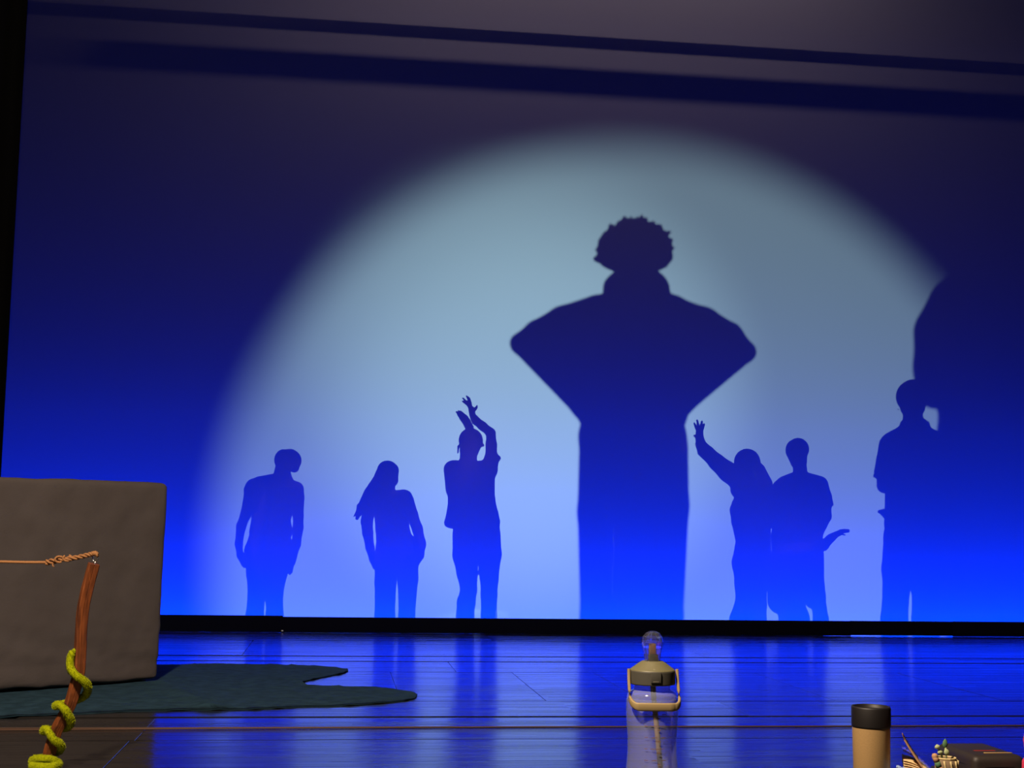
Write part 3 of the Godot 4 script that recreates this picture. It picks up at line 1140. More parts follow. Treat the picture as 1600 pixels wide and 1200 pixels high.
func make_book() -> void:
	# a small notebook standing open, its pages fanned
	var base := Vector3(-0.180, TOP, 6.915)
	var t := thing("notebook", base, "open notebook with fanned cream pages and a raised cover beside the tumbler", "notebook")
	t.rotation.y = -0.37
	var st := tool()
	rbox(st, Vector3(0.0, 0.029, 0.0), Vector3(0.062, 0.058, 0.10), 0.004, 2)
	part("page_block", st, M.paper, t)
	# pages curling up to the left from the spine
	for k in 7:
		st = tool()
		st.set_smooth_group(0)
		leaf(st, Vector3(0.030, 0.050 + 0.0012 * k, 0.0), 0.062 + 0.0015 * k, 0.088 - 0.004 * k, 2.72 - 0.035 * k, 0.85, 0.0016)
		part("page", st, M.paper, t)
	st = tool()
	st.set_smooth_group(0)
	leaf(st, Vector3(0.024, 0.058, 0.0), 0.088, 0.086, 2.22, -0.25, 0.0016)
	part("cover", st, M.kraft, t)
	st = tool()
	st.set_smooth_group(0)
	leaf(st, Vector3(0.028, 0.060, -0.030), 0.072, 0.060, 2.42, 0.55, 0.0008)
	part("vellum_leaf", st, M.vellum, t)
	# crumpled clear wrapper beside it
	var w := thing("plastic_wrapper", Vector3(-0.2285, TOP, 6.955), "small crumpled bluish plastic wrapper between tumbler and notebook", "wrapper")
	st = tool()
	rbox(st, Vector3(0, 0.042, 0.0), Vector3(0.016, 0.084, 0.03), 0.007, 3, Transform3D(), Vector3i(6, 10, 6), 2)
	part("film", st, M.film, w)

# one leaf of paper rising from its spine: first angle from the right, total bend along it, both in radians
func leaf(st: SurfaceTool, spine: Vector3, length: float, depth: float, ang: float, bend: float, thick: float) -> void:
	var n := 10
	var p := Vector3.ZERO
	var line := [p]
	for i in n:
		var a := ang + bend * (float(i) / n - 0.35)
		p += Vector3(cos(a), sin(a), 0) * length / n
		line.append(p)
	for i in n:
		var d := Vector3(0, 0, depth / 2)
		var a: Vector3 = spine + line[i]
		var b: Vector3 = spine + line[i + 1]
		var nn := (b - a).normalized().cross(Vector3.BACK) * thick / 2
		quad(st, a + nn - d, a + nn + d, b + nn + d, b + nn - d)
		quad(st, a - nn + d, a - nn - d, b - nn - d, b - nn + d)
		quad(st, a + nn + d, a - nn + d, b - nn + d, b + nn + d)
		quad(st, b + nn - d, b - nn - d, a - nn - d, a + nn - d)
	var e: Vector3 = spine + line[n]
	var d2 := Vector3(0, 0, depth / 2)
	quad(st, e + Vector3(0, thick / 2, 0) - d2, e + Vector3(0, thick / 2, 0) + d2, e - Vector3(0, thick / 2, 0) + d2, e - Vector3(0, thick / 2, 0) - d2)

func make_pouch() -> void:
	var base := Vector3(-0.158, TOP, 6.972)
	var t := thing("striped_cup", base, "small striped cup between notebook and black case", "cup")
	var st := tool()
	lathe(st, [Vector2(0.0, 0.0), Vector2(0.017, 0.0), Vector2(0.0185, 0.05), Vector2(0.0190, 0.090), Vector2(0.0175, 0.1005), Vector2(0.0150, 0.1030), Vector2(0.0135, 0.1010), Vector2(0.0130, 0.086), Vector2(0.0, 0.084)], 30, Transform3D())
	part("cup_body", st, M.pouch, t)
	st = tool()
	for k in 5:
		var q := []
		for i in 12:
			var a := -0.6 + k * 0.55 + i * 0.07
			q.append(Vector3(sin(a) * 0.0195, 0.10 - i * 0.007, cos(a) * 0.0195))
		tube(st, q, [0.0016], 6)
	part("stripe", st, M.cream, t)
	st = tool()
	var rim := []
	for i in 25:
		rim.append(Vector3(sin(TAU * i / 24.0) * 0.0160, 0.1030, cos(TAU * i / 24.0) * 0.0160))
	tube(st, rim, [0.0017], 6, false)
	part("rim", st, M.cream, t)
	# striped stick leaning in front of it
	var k := thing("striped_stick", base + Vector3(-0.020, 0, 0.030), "green and tan striped stick leaning against the striped cup", "stick")
	var a := Vector3(0.028, 0.003, 0.004)
	var b := Vector3(-0.012, 0.110, -0.004)
	for i in 12:
		st = tool()
		tube(st, [a.lerp(b, i / 12.0), a.lerp(b, (i + 1) / 12.0)], [0.0050], 10)
		part("stripe_band", st, M.green if i % 2 == 0 else M.tan, k)
	st = tool()
	lathe(st, [Vector2(0.0, -0.005), Vector2(0.004, -0.003), Vector2(0.0055, 0.0), Vector2(0.004, 0.004), Vector2(0.0, 0.0055)], 12, Transform3D(Basis(), b))
	part("tip", st, M.tan, k)
	# clip with pale green petals standing in the cup
	var f := thing("flower_clip", base + Vector3(-0.001, 0.084, 0.0), "small pale green flower clip standing in the striped cup", "clip")
	st = tool()
	tube(st, [Vector3(-0.004, 0.0, 0.006), Vector3(-0.010, 0.026, 0.006), Vector3(-0.016, 0.036, 0.006)], [0.0018], 6)
	tube(st, [Vector3(0.0, 0.0, 0.006), Vector3(-0.002, 0.03, 0.006), Vector3(-0.003, 0.040, 0.006)], [0.0018], 6)
	part("stem", st, M.pale_green, f)
	var pet := [[Vector3(-0.0175, 0.0390, 0.007), Vector3(0.0052, 0.0042, 0.004), 0.3], [Vector3(-0.0030, 0.0440, 0.006), Vector3(0.0050, 0.0085, 0.003), -0.05], [Vector3(-0.0010, 0.0300, 0.007), Vector3(0.0052, 0.0062, 0.003), 0.25], [Vector3(-0.0130, 0.0300, 0.008), Vector3(0.0052, 0.0034, 0.003), 0.1]]
	for i in pet.size():
		st = tool()
		var q: Vector3 = pet[i][1]
		lathe(st, [Vector2(0.0, -1.0), Vector2(0.6, -0.72), Vector2(1.0, -0.15), Vector2(0.78, 0.4), Vector2(0.35, 0.8), Vector2(0.0, 1.0)], 12, Transform3D(Basis(Vector3.BACK, pet[i][2]) * Basis.from_scale(q), pet[i][0]))
		part("petal", st, M.green if i == 1 else M.pale_green, f)

func make_case() -> void:
	# a closed book under the case lifts it
	var b := thing("closed_book", Vector3(-0.058, TOP, 6.893), "closed dark book lying under the black case", "book")
	var st := tool()
	rbox(st, Vector3(0, 0.031, 0), Vector3(0.11, 0.062, 0.17), 0.003, 1)
	part("cover", st, M.black_plastic, b)
	var base := Vector3(-0.058, TOP + 0.062, 6.893)
	var t := thing("zip_case", base, "black zipped case with a gold line and red lettering on its lid", "case")
	st = tool()
	rbox(st, Vector3(0, 0.0215, 0), Vector3(0.096, 0.043, 0.150), 0.012, 4)
	part("shell", st, M.case, t)
	st = tool()
	var zip := []
	for i in 37:
		var w := TAU * i / 36.0
		var cx := signf(cos(w)) * pow(absf(cos(w)), 0.35)
		var cz := signf(sin(w)) * pow(absf(sin(w)), 0.35)
		zip.append(Vector3(cx * 0.0475, 0.024, cz * 0.0745))
	tube(st, zip, [0.0012], 6, false)
	part("zipper", st, M.black_metal, t)
	st = tool()
	rbox(st, Vector3(0.012, 0.0433, 0.044), Vector3(0.052, 0.0012, 0.0045), 0.0005, 1)
	part("gold_line", st, M.gold_line, t)
	st = tool()
	var r := RandomNumberGenerator.new()
	r.seed = 4
	var x := -0.019
	while x < 0.020:
		var w := r.randf_range(0.0014, 0.0030)
		box(st, Vector3(x, 0.0429, 0.014 + r.randf_range(0, 0.002)), Vector3(x + w, 0.0434, 0.022))
		x += w + 0.0008
	part("red_lettering", st, M.red_print, t)

func make_pink() -> void:
	var t := thing("pink_jar", Vector3(-0.0115, TOP, 7.0), "glossy pink jar at the right edge beside the black case", "jar")
	var st := tool()
	lathe(st, [Vector2(0.0, 0.0), Vector2(0.016, 0.0), Vector2(0.020, 0.02), Vector2(0.0215, 0.085), Vector2(0.0205, 0.101), Vector2(0.0160, 0.108), Vector2(0.0, 0.108)], 30, Transform3D())
	part("jar_body", st, M.pink, t)
	st = tool()
	lathe(st, [Vector2(0.0, 0.108), Vector2(0.012, 0.108), Vector2(0.0165, 0.121), Vector2(0.0180, 0.137), Vector2(0.0145, 0.152), Vector2(0.0, 0.157)], 30, Transform3D())
	part("knob_lid", st, M.pink, t)

# ---------------------------------------------------------------- the performers: tapered capsules (x, y, z, radius at either end), metres from the feet

func people_data() -> Array:
	return [
		{"label": "person with head tilted right, arms hanging, leftmost silhouette on the lit screen", "at": Vector3(-1.59, -0.3, -0.3), "parts": [
			["body", "skin", [[0.014, [0.085, 1.368, 0, 0.05, 0.071, 1.288, 0, 0.049, 0.078, 1.33, 0, 0.047, 0.117, 1.273, 0, 0.037, 0.063, 1.271, 0, 0.034, 0.069, 1.113, 0, 0.061, -0.063, 1.242, 0, 0.045, 0.119, 1.223, 0, 0.052, -0.045, 1.203, 0, 0.057, -0.027, 1.02, 0, 0.064, 0.124, 1.189, 0, 0.057, 0.06, 1.022, 0, 0.062, -0.104, 1.243, 0, 0.035, -0.132, 1.209, 0, 0.028, 0.042, 1.284, 0, 0.034, -0.055, 1.248, 0, 0.044, 0.076, 1.276, 0, 0.03, 0.168, 1.219, 0, 0.039, -0.117, 1.247, 0, 0.022, -0.145, 1.246, 0, 0.01, 0.172, 1.224, 0, 0.039, 0.187, 1.165, 0, 0.032, -0.027, 1.02, 0, 0.064, -0.036, 0.938, 0, 0.067, 0.06, 1.022, 0, 0.062, 0.079, 0.948, 0, 0.064, -0.124, 1.214, 0, 0.034, -0.146, 1.052, 0, 0.033, -0.146, 1.052, 0, 0.033, -0.172, 0.977, 0, 0.03, -0.172, 0.977, 0, 0.03, -0.184, 0.861, 0, 0.024, -0.184, 0.861, 0, 0.024, -0.173, 0.787, 0, 0.02, -0.173, 0.787, 0, 0.02, -0.146, 0.722, 0, 0.014, -0.157, 0.788, 0, 0.02, -0.134, 0.722, 0, 0.014, 0.19, 1.178, 0, 0.037, 0.191, 1.049, 0, 0.033, 0.191, 1.049, 0, 0.033, 0.193, 0.974, 0, 0.033, 0.193, 0.974, 0, 0.033, 0.184, 0.866, 0, 0.029, 0.184, 0.866, 0, 0.029, 0.163, 0.763, 0, 0.023, 0.163, 0.763, 0, 0.023, 0.149, 0.68, 0, 0.016, 0.138, 0.775, 0, 0.021, 0.136, 0.701, 0, 0.016, -0.042, 0.884, 0, 0.067, -0.052, 0.814, 0, 0.074, 0.073, 0.886, 0, 0.064, 0.091, 0.816, 0, 0.069, -0.056, 0.814, 0, 0.067, 0.091, 0.816, 0, 0.067, -0.056, 0.814, 0, 0.07, -0.051, 0.678, 0, 0.062, -0.051, 0.678, 0, 0.062, -0.058, 0.535, 0, 0.044, -0.058, 0.535, 0, 0.044, -0.066, 0.404, 0, 0.045, -0.066, 0.404, 0, 0.045, -0.066, 0.09, 0, 0.045, 0.083, 0.816, 0, 0.066, 0.059, 0.679, 0, 0.059, 0.059, 0.679, 0, 0.059, 0.056, 0.536, 0, 0.043, 0.056, 0.536, 0, 0.043, 0.062, 0.405, 0, 0.044, 0.062, 0.405, 0, 0.044, 0.062, 0.09, 0, 0.044]], [0.008, [0.104, 1.406, 0, 0.074, 0.127, 1.409, 0, 0.072, 0.134, 1.386, 0, 0.056, 0.155, 1.361, 0, 0.031, 0.125, 1.402, 0.066, 0.007, 0.125, 1.376, 0.079, 0.01, 0.101, 1.413, 0.063, 0.01, 0.149, 1.413, 0.063, 0.01, 0.11, 1.352, 0.061, 0.007, 0.14, 1.352, 0.061, 0.007, 0.104, 1.398, 0.064, 0.009, 0.105, 1.398, 0.064, 0.009, 0.145, 1.398, 0.064, 0.009, 0.146, 1.398, 0.064, 0.009]]]],
			["hair", "hair", [[0.007, [0.102, 1.41, 0, 0.076, 0.125, 1.419, 0, 0.065]]]],
			["short_sleeved_top", "cloth", [[0.012, [0.063, 1.271, 0, 0.041, 0.069, 1.113, 0, 0.074, -0.063, 1.242, 0, 0.055, 0.119, 1.223, 0, 0.064, -0.045, 1.203, 0, 0.07, -0.027, 1.02, 0, 0.078, 0.124, 1.189, 0, 0.07, 0.06, 1.022, 0, 0.076, -0.104, 1.243, 0, 0.043, -0.132, 1.209, 0, 0.034, 0.042, 1.284, 0, 0.041, -0.055, 1.248, 0, 0.054, 0.076, 1.276, 0, 0.037, 0.168, 1.219, 0, 0.048, -0.117, 1.247, 0, 0.027, -0.145, 1.246, 0, 0.012, 0.172, 1.224, 0, 0.048, 0.187, 1.165, 0, 0.039, -0.027, 1.02, 0, 0.078, -0.036, 0.938, 0, 0.082, 0.06, 1.022, 0, 0.076, 0.079, 0.948, 0, 0.078]]]],
			["trousers", "trouser", [[0.013, [-0.042, 0.884, 0, 0.082, -0.052, 0.814, 0, 0.09, 0.073, 0.886, 0, 0.078, 0.091, 0.816, 0, 0.084, -0.056, 0.814, 0, 0.082, 0.091, 0.816, 0, 0.082, -0.056, 0.814, 0, 0.086, -0.051, 0.678, 0, 0.075, -0.051, 0.678, 0, 0.075, -0.058, 0.535, 0, 0.054, -0.058, 0.535, 0, 0.054, -0.066, 0.404, 0, 0.055, -0.066, 0.404, 0, 0.055, -0.066, 0.09, 0, 0.055, 0.083, 0.816, 0, 0.08, 0.059, 0.679, 0, 0.072, 0.059, 0.679, 0, 0.072, 0.056, 0.536, 0, 0.052, 0.056, 0.536, 0, 0.052, 0.062, 0.405, 0, 0.054, 0.062, 0.405, 0, 0.054, 0.062, 0.09, 0, 0.054]]]],
			["shoe", "shoe", [[0.012, [-0.066, 0.05, -0.03, 0.05, -0.066, 0.036, 0.13, 0.036]]]],
			["shoe", "shoe", [[0.012, [0.062, 0.05, -0.03, 0.05, 0.062, 0.036, 0.13, 0.036]]]],
		]},
		{"label": "person with long hair bending sideways, between the tilted-head and raised-arms silhouettes", "at": Vector3(-0.758, -0.3, -0.3), "parts": [
			["body", "skin", [[0.014, [-0.056, 1.286, 0, 0.042, -0.063, 1.21, 0, 0.046, -0.062, 1.202, 0, 0.041, -0.051, 1.084, 0, 0.069, -0.137, 1.154, 0, 0.048, 0.039, 1.178, 0, 0.045, -0.099, 1.138, 0, 0.048, -0.065, 0.975, 0, 0.058, 0.027, 1.149, 0, 0.048, 0.01, 0.976, 0, 0.059, 0.048, 1.174, 0, 0.046, 0.057, 1.158, 0, 0.043, -0.162, 1.154, 0, 0.043, -0.177, 1.103, 0, 0.038, -0.065, 0.975, 0, 0.058, -0.063, 0.896, 0, 0.055, 0.01, 0.976, 0, 0.059, 0.038, 0.885, 0, 0.062, -0.178, 1.124, 0, 0.044, -0.196, 1.019, 0, 0.038, -0.196, 1.019, 0, 0.038, -0.188, 0.948, 0, 0.035, -0.188, 0.948, 0, 0.035, -0.17, 0.848, 0, 0.028, -0.17, 0.848, 0, 0.028, -0.154, 0.774, 0, 0.019, -0.154, 0.774, 0, 0.019, -0.136, 0.716, 0, 0.013, -0.144, 0.782, 0, 0.019, -0.127, 0.724, 0, 0.013, 0.065, 1.162, 0, 0.046, 0.101, 1.066, 0, 0.038, 0.101, 1.066, 0, 0.038, 0.137, 0.978, 0, 0.035, 0.137, 0.978, 0, 0.035, 0.162, 0.878, 0, 0.034, 0.162, 0.878, 0, 0.034, 0.158, 0.803, 0, 0.027, 0.158, 0.803, 0, 0.027, 0.138, 0.744, 0, 0.017, 0.136, 0.811, 0, 0.027, 0.125, 0.744, 0, 0.019, -0.06, 0.875, 0, 0.058, -0.06, 0.792, 0, 0.064, 0.047, 0.876, 0, 0.069, 0.071, 0.802, 0, 0.069, -0.056, 0.8, 0, 0.063, 0.074, 0.802, 0, 0.064, -0.06, 0.792, 0, 0.063, -0.063, 0.625, 0, 0.057, -0.063, 0.625, 0, 0.057, -0.062, 0.41, 0, 0.053, -0.062, 0.41, 0, 0.053, -0.062, 0.09, 0, 0.053, 0.072, 0.793, 0, 0.065, 0.084, 0.648, 0, 0.054, 0.084, 0.648, 0, 0.054, 0.081, 0.411, 0, 0.044, 0.081, 0.411, 0, 0.044, 0.081, 0.09, 0, 0.044]], [0.008, [-0.06, 1.347, 0, 0.069, -0.044, 1.295, 0, 0.048, -0.053, 1.336, 0.059, 0.007, -0.053, 1.312, 0.071, 0.009, -0.075, 1.346, 0.057, 0.009, -0.032, 1.346, 0.057, 0.009, -0.067, 1.291, 0.055, 0.007, -0.04, 1.291, 0.055, 0.007, -0.072, 1.332, 0.058, 0.008, -0.071, 1.332, 0.058, 0.008, -0.035, 1.332, 0.058, 0.008, -0.034, 1.332, 0.058, 0.008]]]],
			["hair", "hair", [[0.0045, [-0.068, 1.351, 0, 0.071, -0.119, 1.28, 0, 0.05, -0.119, 1.28, 0, 0.05, -0.176, 1.199, 0, 0.046, -0.176, 1.199, 0, 0.046, -0.222, 1.123, 0, 0.033, -0.222, 1.123, 0, 0.033, -0.247, 1.068, 0, 0.017, -0.247, 1.068, 0, 0.017, -0.261, 1.035, 0, 0.006, -0.229, 1.165, 0, 0.011, -0.264, 1.08, 0, 0.004, -0.233, 1.144, 0, 0.011, -0.28, 1.051, 0, 0.004, -0.232, 1.102, 0, 0.011, -0.255, 1.031, 0, 0.004, -0.173, 1.258, 0, 0.011, -0.222, 1.19, 0, 0.004, 0.081, 1.204, 0, 0.011, 0.103, 1.171, 0, 0.004, -0.198, 1.103, 0, 0.011, -0.225, 1.018, 0, 0.004, -0.253, 1.123, 0, 0.011, -0.267, 1.034, 0, 0.004]]]],
			["top", "cloth", [[0.012, [-0.062, 1.202, 0, 0.05, -0.051, 1.084, 0, 0.084, -0.137, 1.154, 0, 0.059, 0.039, 1.178, 0, 0.055, -0.099, 1.138, 0, 0.059, -0.065, 0.975, 0, 0.07, 0.027, 1.149, 0, 0.059, 0.01, 0.976, 0, 0.072, 0.048, 1.174, 0, 0.056, 0.057, 1.158, 0, 0.053, -0.162, 1.154, 0, 0.052, -0.177, 1.103, 0, 0.046, -0.065, 0.975, 0, 0.07, -0.063, 0.896, 0, 0.067, 0.01, 0.976, 0, 0.072, 0.038, 0.885, 0, 0.076]]]],
			["wide_trousers", "trouser", [[0.013, [-0.06, 0.875, 0, 0.071, -0.06, 0.792, 0, 0.078, 0.047, 0.876, 0, 0.084, 0.071, 0.802, 0, 0.084, -0.056, 0.8, 0, 0.077, 0.074, 0.802, 0, 0.078, -0.06, 0.792, 0, 0.077, -0.063, 0.625, 0, 0.069, -0.063, 0.625, 0, 0.069, -0.062, 0.41, 0, 0.065, -0.062, 0.41, 0, 0.065, -0.062, 0.09, 0, 0.065, 0.072, 0.793, 0, 0.079, 0.084, 0.648, 0, 0.065, 0.084, 0.648, 0, 0.065, 0.081, 0.411, 0, 0.053, 0.081, 0.411, 0, 0.053, 0.081, 0.09, 0, 0.053]]]],
			["shoe", "shoe", [[0.012, [-0.062, 0.05, -0.03, 0.05, -0.062, 0.036, 0.13, 0.036]]]],
			["shoe", "shoe", [[0.012, [0.081, 0.05, -0.03, 0.05, 0.081, 0.036, 0.13, 0.036]]]],
		]},
		{"label": "person with both arms raised and wrists crossed above the head", "at": Vector3(-0.227, -0.3, -0.3), "parts": [
			["body", "skin", [[0.014, [-0.063, 1.509, 0, 0.058, -0.066, 1.416, 0, 0.057, -0.068, 1.407, 0, 0.046, -0.035, 1.263, 0, 0.077, -0.169, 1.375, 0, 0.045, 0.066, 1.372, 0, 0.053, -0.152, 1.367, 0, 0.054, -0.118, 1.177, 0, 0.061, -0.118, 1.177, 0, 0.061, -0.129, 1.067, 0, 0.059, 0.045, 1.35, 0, 0.056, 0.039, 1.18, 0, 0.063, 0.039, 1.18, 0, 0.063, 0.071, 1.07, 0, 0.06, -0.15, 1.071, 0, 0.045, -0.179, 1.028, 0, 0.03, 0.097, 1.075, 0, 0.039, 0.123, 1.033, 0, 0.023, -0.183, 1.019, 0, 0.026, 0.128, 1.033, 0, 0.023, -0.066, 1.093, 0, 0.07, 0.011, 1.094, 0, 0.07, -0.196, 1.015, 0, 0.016, -0.157, 1.003, 0, 0.019, -0.174, 1.371, 0, 0.044, -0.162, 1.239, 0, 0.042, -0.173, 1.125, 0, 0.017, -0.196, 1.019, 0, 0.014, 0.07, 1.38, 0, 0.051, 0.09, 1.445, 0, 0.041, 0.09, 1.445, 0, 0.041, 0.09, 1.496, 0, 0.03, 0.103, 1.453, 0, 0.032, 0.142, 1.456, 0, 0.011, 0.086, 1.47, 0, 0.039, 0.087, 1.543, 0, 0.037, 0.087, 1.543, 0, 0.037, 0.083, 1.622, 0, 0.031, 0.083, 1.622, 0, 0.031, 0.026, 1.666, 0, 0.03, 0.026, 1.666, 0, 0.03, -0.024, 1.705, 0, 0.028, -0.024, 1.705, 0, 0.028, -0.042, 1.737, 0, 0.022, -0.126, 1.343, 0.04, 0.051, -0.072, 1.529, 0.2, 0.039, -0.072, 1.529, 0.2, 0.039, -0.064, 1.663, 0.05, 0.028, -0.081, 1.008, 0, 0.066, 0.072, 1.011, 0, 0.067, -0.076, 0.945, 0, 0.07, -0.071, 0.807, 0, 0.07, 0.078, 0.948, 0, 0.067, 0.089, 0.817, 0, 0.064, -0.071, 0.807, 0, 0.07, -0.058, 0.694, 0, 0.057, -0.058, 0.694, 0, 0.057, -0.046, 0.581, 0, 0.044, -0.046, 0.581, 0, 0.044, -0.061, 0.502, 0, 0.05, -0.061, 0.502, 0, 0.05, -0.067, 0.414, 0, 0.048, -0.067, 0.414, 0, 0.048, -0.067, 0.09, 0, 0.048, 0.089, 0.817, 0, 0.064, 0.089, 0.654, 0, 0.049, 0.089, 0.654, 0, 0.049, 0.089, 0.549, 0, 0.045, 0.089, 0.549, 0, 0.045, 0.091, 0.416, 0, 0.042, 0.091, 0.416, 0, 0.042, 0.091, 0.09, 0, 0.042]], [0.008, [-0.05, 1.561, 0, 0.079, -0.061, 1.501, 0, 0.064, 0.029, 1.539, 0, 0.012, 0.029, 1.539, 0, 0.012, -0.053, 1.552, 0.068, 0.008, -0.053, 1.525, 0.082, 0.011, -0.078, 1.563, 0.065, 0.01, -0.028, 1.563, 0.065, 0.01, -0.069, 1.5, 0.063, 0.008, -0.038, 1.5, 0.063, 0.008, -0.075, 1.548, 0.066, 0.009, -0.074, 1.548, 0.066, 0.009, -0.032, 1.548, 0.066, 0.009, -0.032, 1.548, 0.066, 0.009]], [0.005, [-0.042, 1.732, 0, 0.021, -0.049, 1.775, 0, 0.022, -0.054, 1.775, 0, 0.015, -0.065, 1.809, 0, 0.015, -0.041, 1.767, 0, 0.013, -0.023, 1.782, 0, 0.01, -0.023, 1.782, 0, 0.01, -0.014, 1.799, 0, 0.007, -0.056, 1.801, 0, 0.01, -0.07, 1.841, 0, 0.009, -0.07, 1.841, 0, 0.009, -0.085, 1.865, 0, 0.006, -0.065, 1.807, 0, 0.01, -0.086, 1.827, 0, 0.008, -0.086, 1.827, 0, 0.008, -0.11, 1.85, 0, 0.006, -0.067, 1.796, 0, 0.009, -0.088, 1.815, 0, 0.008, -0.088, 1.815, 0, 0.008, -0.111, 1.829, 0, 0.006, -0.058, 1.818, 0, 0.009, -0.066, 1.847, 0, 0.007, -0.066, 1.847, 0, 0.007, -0.074, 1.858, 0, 0.006, -0.068, 1.661, 0.04, 0.028, -0.084, 1.696, 0.02, 0.028, -0.084, 1.696, 0.02, 0.028, -0.108, 1.723, 0.02, 0.026, -0.114, 1.721, 0.02, 0.013, -0.138, 1.748, 0.02, 0.009, -0.138, 1.748, 0.02, 0.009, -0.153, 1.76, 0.02, 0.006, -0.106, 1.732, 0.02, 0.013, -0.13, 1.755, 0.02, 0.009, -0.13, 1.755, 0.02, 0.009, -0.141, 1.77, 0.02, 0.005, -0.1, 1.739, 0.02, 0.011, -0.117, 1.754, 0.02, 0.008, -0.117, 1.754, 0.02, 0.008, -0.125, 1.765, 0.02, 0.006, -0.118, 1.717, 0.02, 0.011, -0.136, 1.735, 0.02, 0.008, -0.136, 1.735, 0.02, 0.008, -0.145, 1.748, 0.02, 0.006, -0.075, 1.705, 0.02, 0.013, -0.085, 1.731, 0.05, 0.009, -0.085, 1.731, 0.05, 0.009, -0.098, 1.747, 0.07, 0.007]]]],
			["hair", "hair", [[0.007, [-0.051, 1.569, 0, 0.081, -0.051, 1.569, 0, 0.081, -0.132, 1.529, 0, 0.009, -0.137, 1.482, 0, 0.005]]]],
			["loose_shirt", "cloth", [[0.012, [-0.068, 1.407, 0, 0.056, -0.035, 1.263, 0, 0.094, -0.169, 1.375, 0, 0.055, 0.066, 1.372, 0, 0.064, -0.152, 1.367, 0, 0.066, -0.118, 1.177, 0, 0.075, -0.118, 1.177, 0, 0.075, -0.129, 1.067, 0, 0.072, 0.045, 1.35, 0, 0.069, 0.039, 1.18, 0, 0.077, 0.039, 1.18, 0, 0.077, 0.071, 1.07, 0, 0.073, -0.15, 1.071, 0, 0.055, -0.179, 1.028, 0, 0.036, 0.097, 1.075, 0, 0.047, 0.123, 1.033, 0, 0.028, -0.183, 1.019, 0, 0.032, 0.128, 1.033, 0, 0.028, -0.066, 1.093, 0, 0.085, 0.011, 1.094, 0, 0.085, -0.196, 1.015, 0, 0.019, -0.157, 1.003, 0, 0.023, -0.174, 1.371, 0, 0.053, -0.162, 1.239, 0, 0.051, -0.173, 1.125, 0, 0.021, -0.196, 1.019, 0, 0.017, 0.07, 1.38, 0, 0.062, 0.09, 1.445, 0, 0.049, 0.09, 1.445, 0, 0.049, 0.09, 1.496, 0, 0.037, 0.103, 1.453, 0, 0.039, 0.142, 1.456, 0, 0.014]]]],
			["trousers", "trouser", [[0.013, [-0.081, 1.008, 0, 0.081, 0.072, 1.011, 0, 0.081, -0.076, 0.945, 0, 0.085, -0.071, 0.807, 0, 0.085, 0.078, 0.948, 0, 0.081, 0.089, 0.817, 0, 0.078, -0.071, 0.807, 0, 0.085, -0.058, 0.694, 0, 0.069, -0.058, 0.694, 0, 0.069, -0.046, 0.581, 0, 0.054, -0.046, 0.581, 0, 0.054, -0.061, 0.502, 0, 0.06, -0.061, 0.502, 0, 0.06, -0.067, 0.414, 0, 0.059, -0.067, 0.414, 0, 0.059, -0.067, 0.09, 0, 0.059, 0.089, 0.817, 0, 0.078, 0.089, 0.654, 0, 0.06, 0.089, 0.654, 0, 0.06, 0.089, 0.549, 0, 0.054, 0.089, 0.549, 0, 0.054, 0.091, 0.416, 0, 0.052, 0.091, 0.416, 0, 0.052, 0.091, 0.09, 0, 0.052]]]],
			["shoe", "shoe", [[0.012, [-0.067, 0.05, -0.03, 0.05, -0.067, 0.036, 0.13, 0.036]]]],
			["shoe", "shoe", [[0.012, [0.091, 0.05, -0.03, 0.05, 0.091, 0.036, 0.13, 0.036]]]],
		]},
		{"label": "long-haired person waving a raised hand, beside the large central silhouette", "at": Vector3(1.641, -0.3, -0.3), "parts": [
